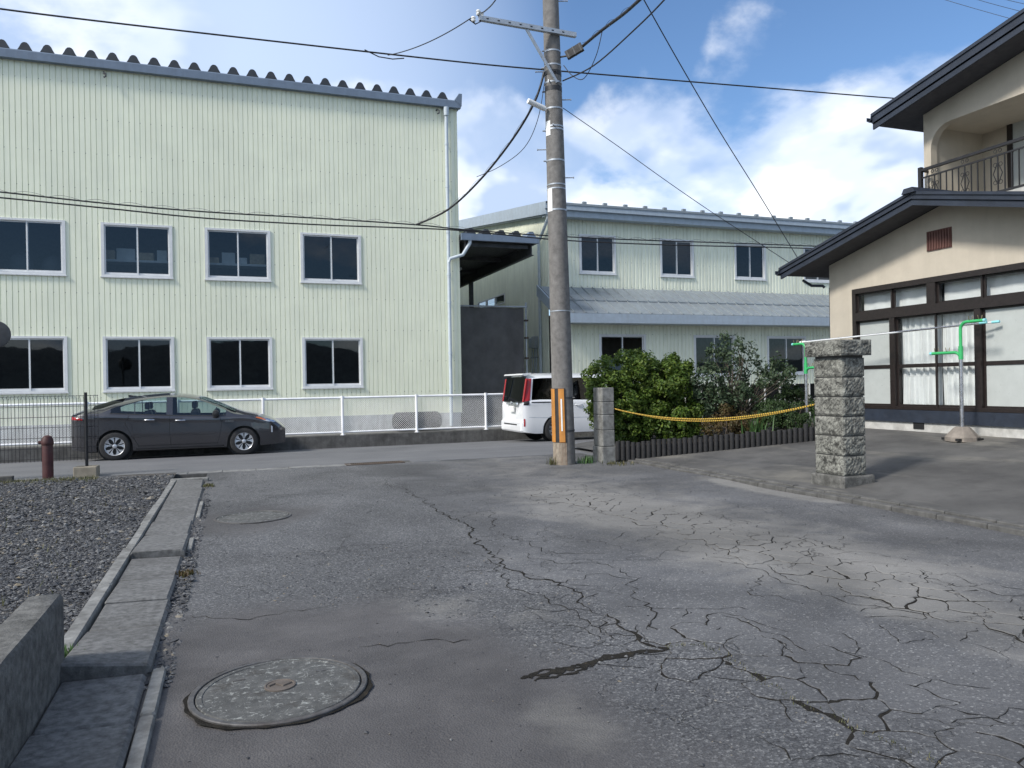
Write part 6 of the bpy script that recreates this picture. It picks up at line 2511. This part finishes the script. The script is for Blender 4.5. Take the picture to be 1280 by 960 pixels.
# soil bed behind the log edging
bedz = .28
bd = MB()
bd.prism([(7.05, 13.25), (10.42, 11.66), (11.9, 12.6), (12.4, 13.2), (12.4, 16.0), (8.3, 15.4)], lambda a, b, d: (a, b, d + (.0 if d < 0 else .25 * (a - 6.95) / 5)), -.25, bedz)
struct(bd.build('planting_bed', M['soil']))
shrub('round_shrub', 'dense bright green clipped shrub beside the concrete post', (7.75, 14.0, .3),
      [(7.6, 14.0, 1.55, .75, .65, .55), (7.25, 13.75, 1.25, .5, .5, .5), (8.3, 13.85, 1.5, .65, .6, .5), (7.7, 13.85, .85, .85, .6, .5), (8.5, 13.6, .75, .65, .5, .45), (7.35, 13.8, .7, .45, .4, .4), (8.75, 13.75, 1.75, .3, .3, .35), (7.95, 14.0, 1.95, .3, .3, .28)],
      420, .15, 125, .037, 'leaf_green', 4, 30, .02)
shrub('loose_tree', 'sparse dark leaved small tree with bare grey twigs before the workshop windows', (10.1, 13.6, .4),
      [(9.6, 13.6, 1.45, .7, .6, .5), (10.4, 13.5, 1.55, .75, .6, .5), (10.0, 13.6, 2.15, .45, .45, .4), (10.95, 13.3, 1.7, .4, .4, .35), (9.9, 13.5, 1.0, .9, .6, .4), (9.2, 13.6, 1.3, .4, .4, .5)],
      170, .15, 40, .042, 'leaf_grey', 9, 90, .02, .4)
shrub('low_azalea', 'low rusty green shrub between the taller bushes behind the edging', (9.35, 12.9, .35),
      [(9.3, 12.9, .65, .45, .35, .32), (9.75, 12.75, .62, .35, .3, .28)], 70, .1, 90, .026, 'leaf_rust', 14, 10, .012)
shrub('dome_shrub', 'small dark dome shrub near the house end of the edging', (10.45, 12.4, .4),
      [(10.4, 12.4, .72, .42, .36, .36), (10.15, 12.5, .9, .3, .3, .25)], 80, .09, 100, .024, 'leaf_dark', 15, 10, .012)
shrub('back_shrub', 'dark shrub filling the gap behind the dome shrub and the rope', (11.3, 13.2, .45),
      [(11.3, 13.3, .95, .55, .4, .4)], 60, .11, 80, .03, 'leaf_dark', 16, 10, .012)


def blades(name, label, c, n, h, spread, mat, seed, cat='plant', w=.014):
    r = random.Random(seed)
    m = MB()
    for _ in range(n):
        bx, by = c[0] + r.gauss(0, spread * .35), c[1] + r.gauss(0, spread * .35)
        a = r.uniform(0, 2 * PI)
        hh = h * r.uniform(.55, 1.1)
        ln = hh * r.uniform(.1, .5)
        dx, dy = math.cos(a), math.sin(a)
        ww = w * r.uniform(.7, 1.2)
        pts = [(0, 1), (.35, .95), (.7, .7), (1.0, .05)]
        vs = []
        for t, wf__ in pts:
            o_ = ln * t * t
            z = c[2] + hh * (t - .18 * t * t * (ln / hh))
            vs += [(bx + dx * o_ - dy * ww * wf__ / 2, by + dy * o_ + dx * ww * wf__ / 2, z), (bx + dx * o_ + dy * ww * wf__ / 2, by + dy * o_ - dx * ww * wf__ / 2, z)]
        m.add(vs, [(0, 1, 3, 2), (2, 3, 5, 4), (4, 5, 7, 6)])
    o = m.build(name, M[mat])
    return tag(o, label, cat)


blades('iris_clump', 'clump of upright sword leaves behind the log edging under the rope', (9.62, 12.35, .33), 60, .62, .3, 'leaf_iris', 3, w=.03)
blades('iris_clump', 'narrow grassy clump near the far laundry stand', (11.2, 12.3, .42), 90, .5, .5, 'leaf_iris', 5, w=.018)
blades('weed_tuft', 'green weeds at the left foot of the utility pole', (PX - .30, PY - .05, 0), 34, .17, .12, 'grass_dry', 6)
blades('weed_tuft', 'green weeds between the utility pole and the concrete post', (PX + .42, PY - .12, 0), 60, .16, .22, 'leaf_iris', 7, w=.02)
o = blades('dry_grass_patch', 'dry yellow grass in front of the concrete post', (6.75, 12.75, .0), 90, .07, .35, 'grass_dry', 8)
del o['category']
o['kind'] = 'stuff'
blades('weed_tuft', 'small weeds at the foot of the low concrete wall end', (-.92, 4.95, .0), 50, .11, .12, 'leaf_iris', 9)
blades('weed_tuft', 'dry brown weeds in the gap beside the tilted gutter slab', (-.39, 6.9, .0), 90, .05, .12, 'leaf_rust', 10)
blades('weed_tuft', 'moss tuft at the far end of the gutter slabs', (-.38, 13.0, .0), 90, .06, .14, 'grass_dry', 12)
# dry grass verge along the far side of the gravel plot and in the road seam
r = np.random.default_rng(33)
n = 5200
gx_ = np.concatenate([r.uniform(-10, -2.2, n), r.uniform(-6, -1.2, 500)])
gy_ = np.concatenate([14.85 + np.abs(r.normal(0, .28, n)) * -1.0 + .1, r.uniform(5, 13, 500)])
gx2, gy2 = [], []
for a, b in zip(SEAM[8:-1], SEAM[9:]):
    k = 40
    t = r.random(k)
    gx2.append(a[0] + (b[0] - a[0]) * t + r.normal(0, .02, k))
    gy2.append(a[1] + (b[1] - a[1]) * t + r.normal(0, .02, k))
gx_ = np.concatenate([gx_] + gx2)
gy_ = np.concatenate([gy_] + gy2)
n = len(gx_)
h = np.where(gx_ < -1, .05, .014) * r.uniform(.5, 1.5, n)
a = r.uniform(0, 2 * PI, n)
zb__ = np.where(gx_ < -1, .045, .002)
w = np.where(gx_ < -1, .006, .003)
v = np.stack([np.stack([gx_ - np.sin(a) * w, gy_ + np.cos(a) * w, zb__], -1), np.stack([gx_ + np.sin(a) * w, gy_ - np.cos(a) * w, zb__], -1),
              np.stack([gx_ + np.cos(a) * h * .6, gy_ + np.sin(a) * h * .6, zb__ + h], -1)], 1).reshape(-1, 3)
o = np_mesh('dry_grass', v, np.arange(3 * n).reshape(-1, 3), M['grass_dry'])
struct(o, 'stuff')

# log edging, stake by stake
le = thing('log_edging', 'row of short black stakes edging the planting bed', 'edging', (8.6, 12.4, .1))
edge = [(7.02, 13.18), (10.42, 11.58), (11.0, 12.05)]
d_ = []
for a, b in zip(edge[:-1], edge[1:]):
    L_ = math.hypot(b[0] - a[0], b[1] - a[1])
    k = int(L_ / .097)
    d_ += [(a[0] + (b[0] - a[0]) * i / k, a[1] + (b[1] - a[1]) * i / k) for i in range(k)]
rl_ = random.Random(12)
for i, (x, y) in enumerate(d_):
    zg = yard_z(x) - .03
    h = .37 - .06 * min(1, i / 30) + rl_.uniform(-.022, .022) + (.05 * (i % 3 == 0) if i > 33 else 0)
    m_ = MB().lathe([(.047, 0), (.047, h - .012), (.040, h), (0, h)], (x, y, zg), 10)
    m_.build('stake', M['log_black'], le, 40)

# black panel fence with pale posts behind the shrubs
gf = thing('garden_fence', 'black panel fence with pale posts and small diamond cutouts behind the shrubs', 'fence', (10.5, 15.6, .3))
gy0 = 15.6
gx0, gx1 = 8.3, 14.5
gzt = P(980, 480, y=gy0).z
x = gx0
while x < gx1:
    MB().box(x + .028, x + .44, gy0, gy0 + .02, .25, gzt - .04).build('panel', M['trim_black'], gf)
    m_ = MB().tube([(x, gy0 - .02, .25), (x, gy0 - .02, gzt + .0)], .022, 8)
    m_.build('post', M['aluminium'], gf, 50)
    for k in range(2):
        cx_ = x + .15 + .17 * k
        zc_ = P(1000, 501, y=gy0).z
        m_ = MB()
        for dx, dz in ((0, .038), (.03, 0), (0, -.038), (-.03, 0)):
            c_ = (cx_ + dx, zc_ + dz)
            m_.prism([(c_[0], c_[1] + .024), (c_[0] + .02, c_[1]), (c_[0], c_[1] - .024), (c_[0] - .02, c_[1])], lambda a, b, d: (a, gy0 - d, b), .001, .012)
        m_.build('diamond_motif', M['aluminium'], gf)
    x += .46
MB().box(gx0, gx1, gy0 - .012, gy0 + .028, gzt - .04, gzt).build('top_rail', M['trim_black'], gf)
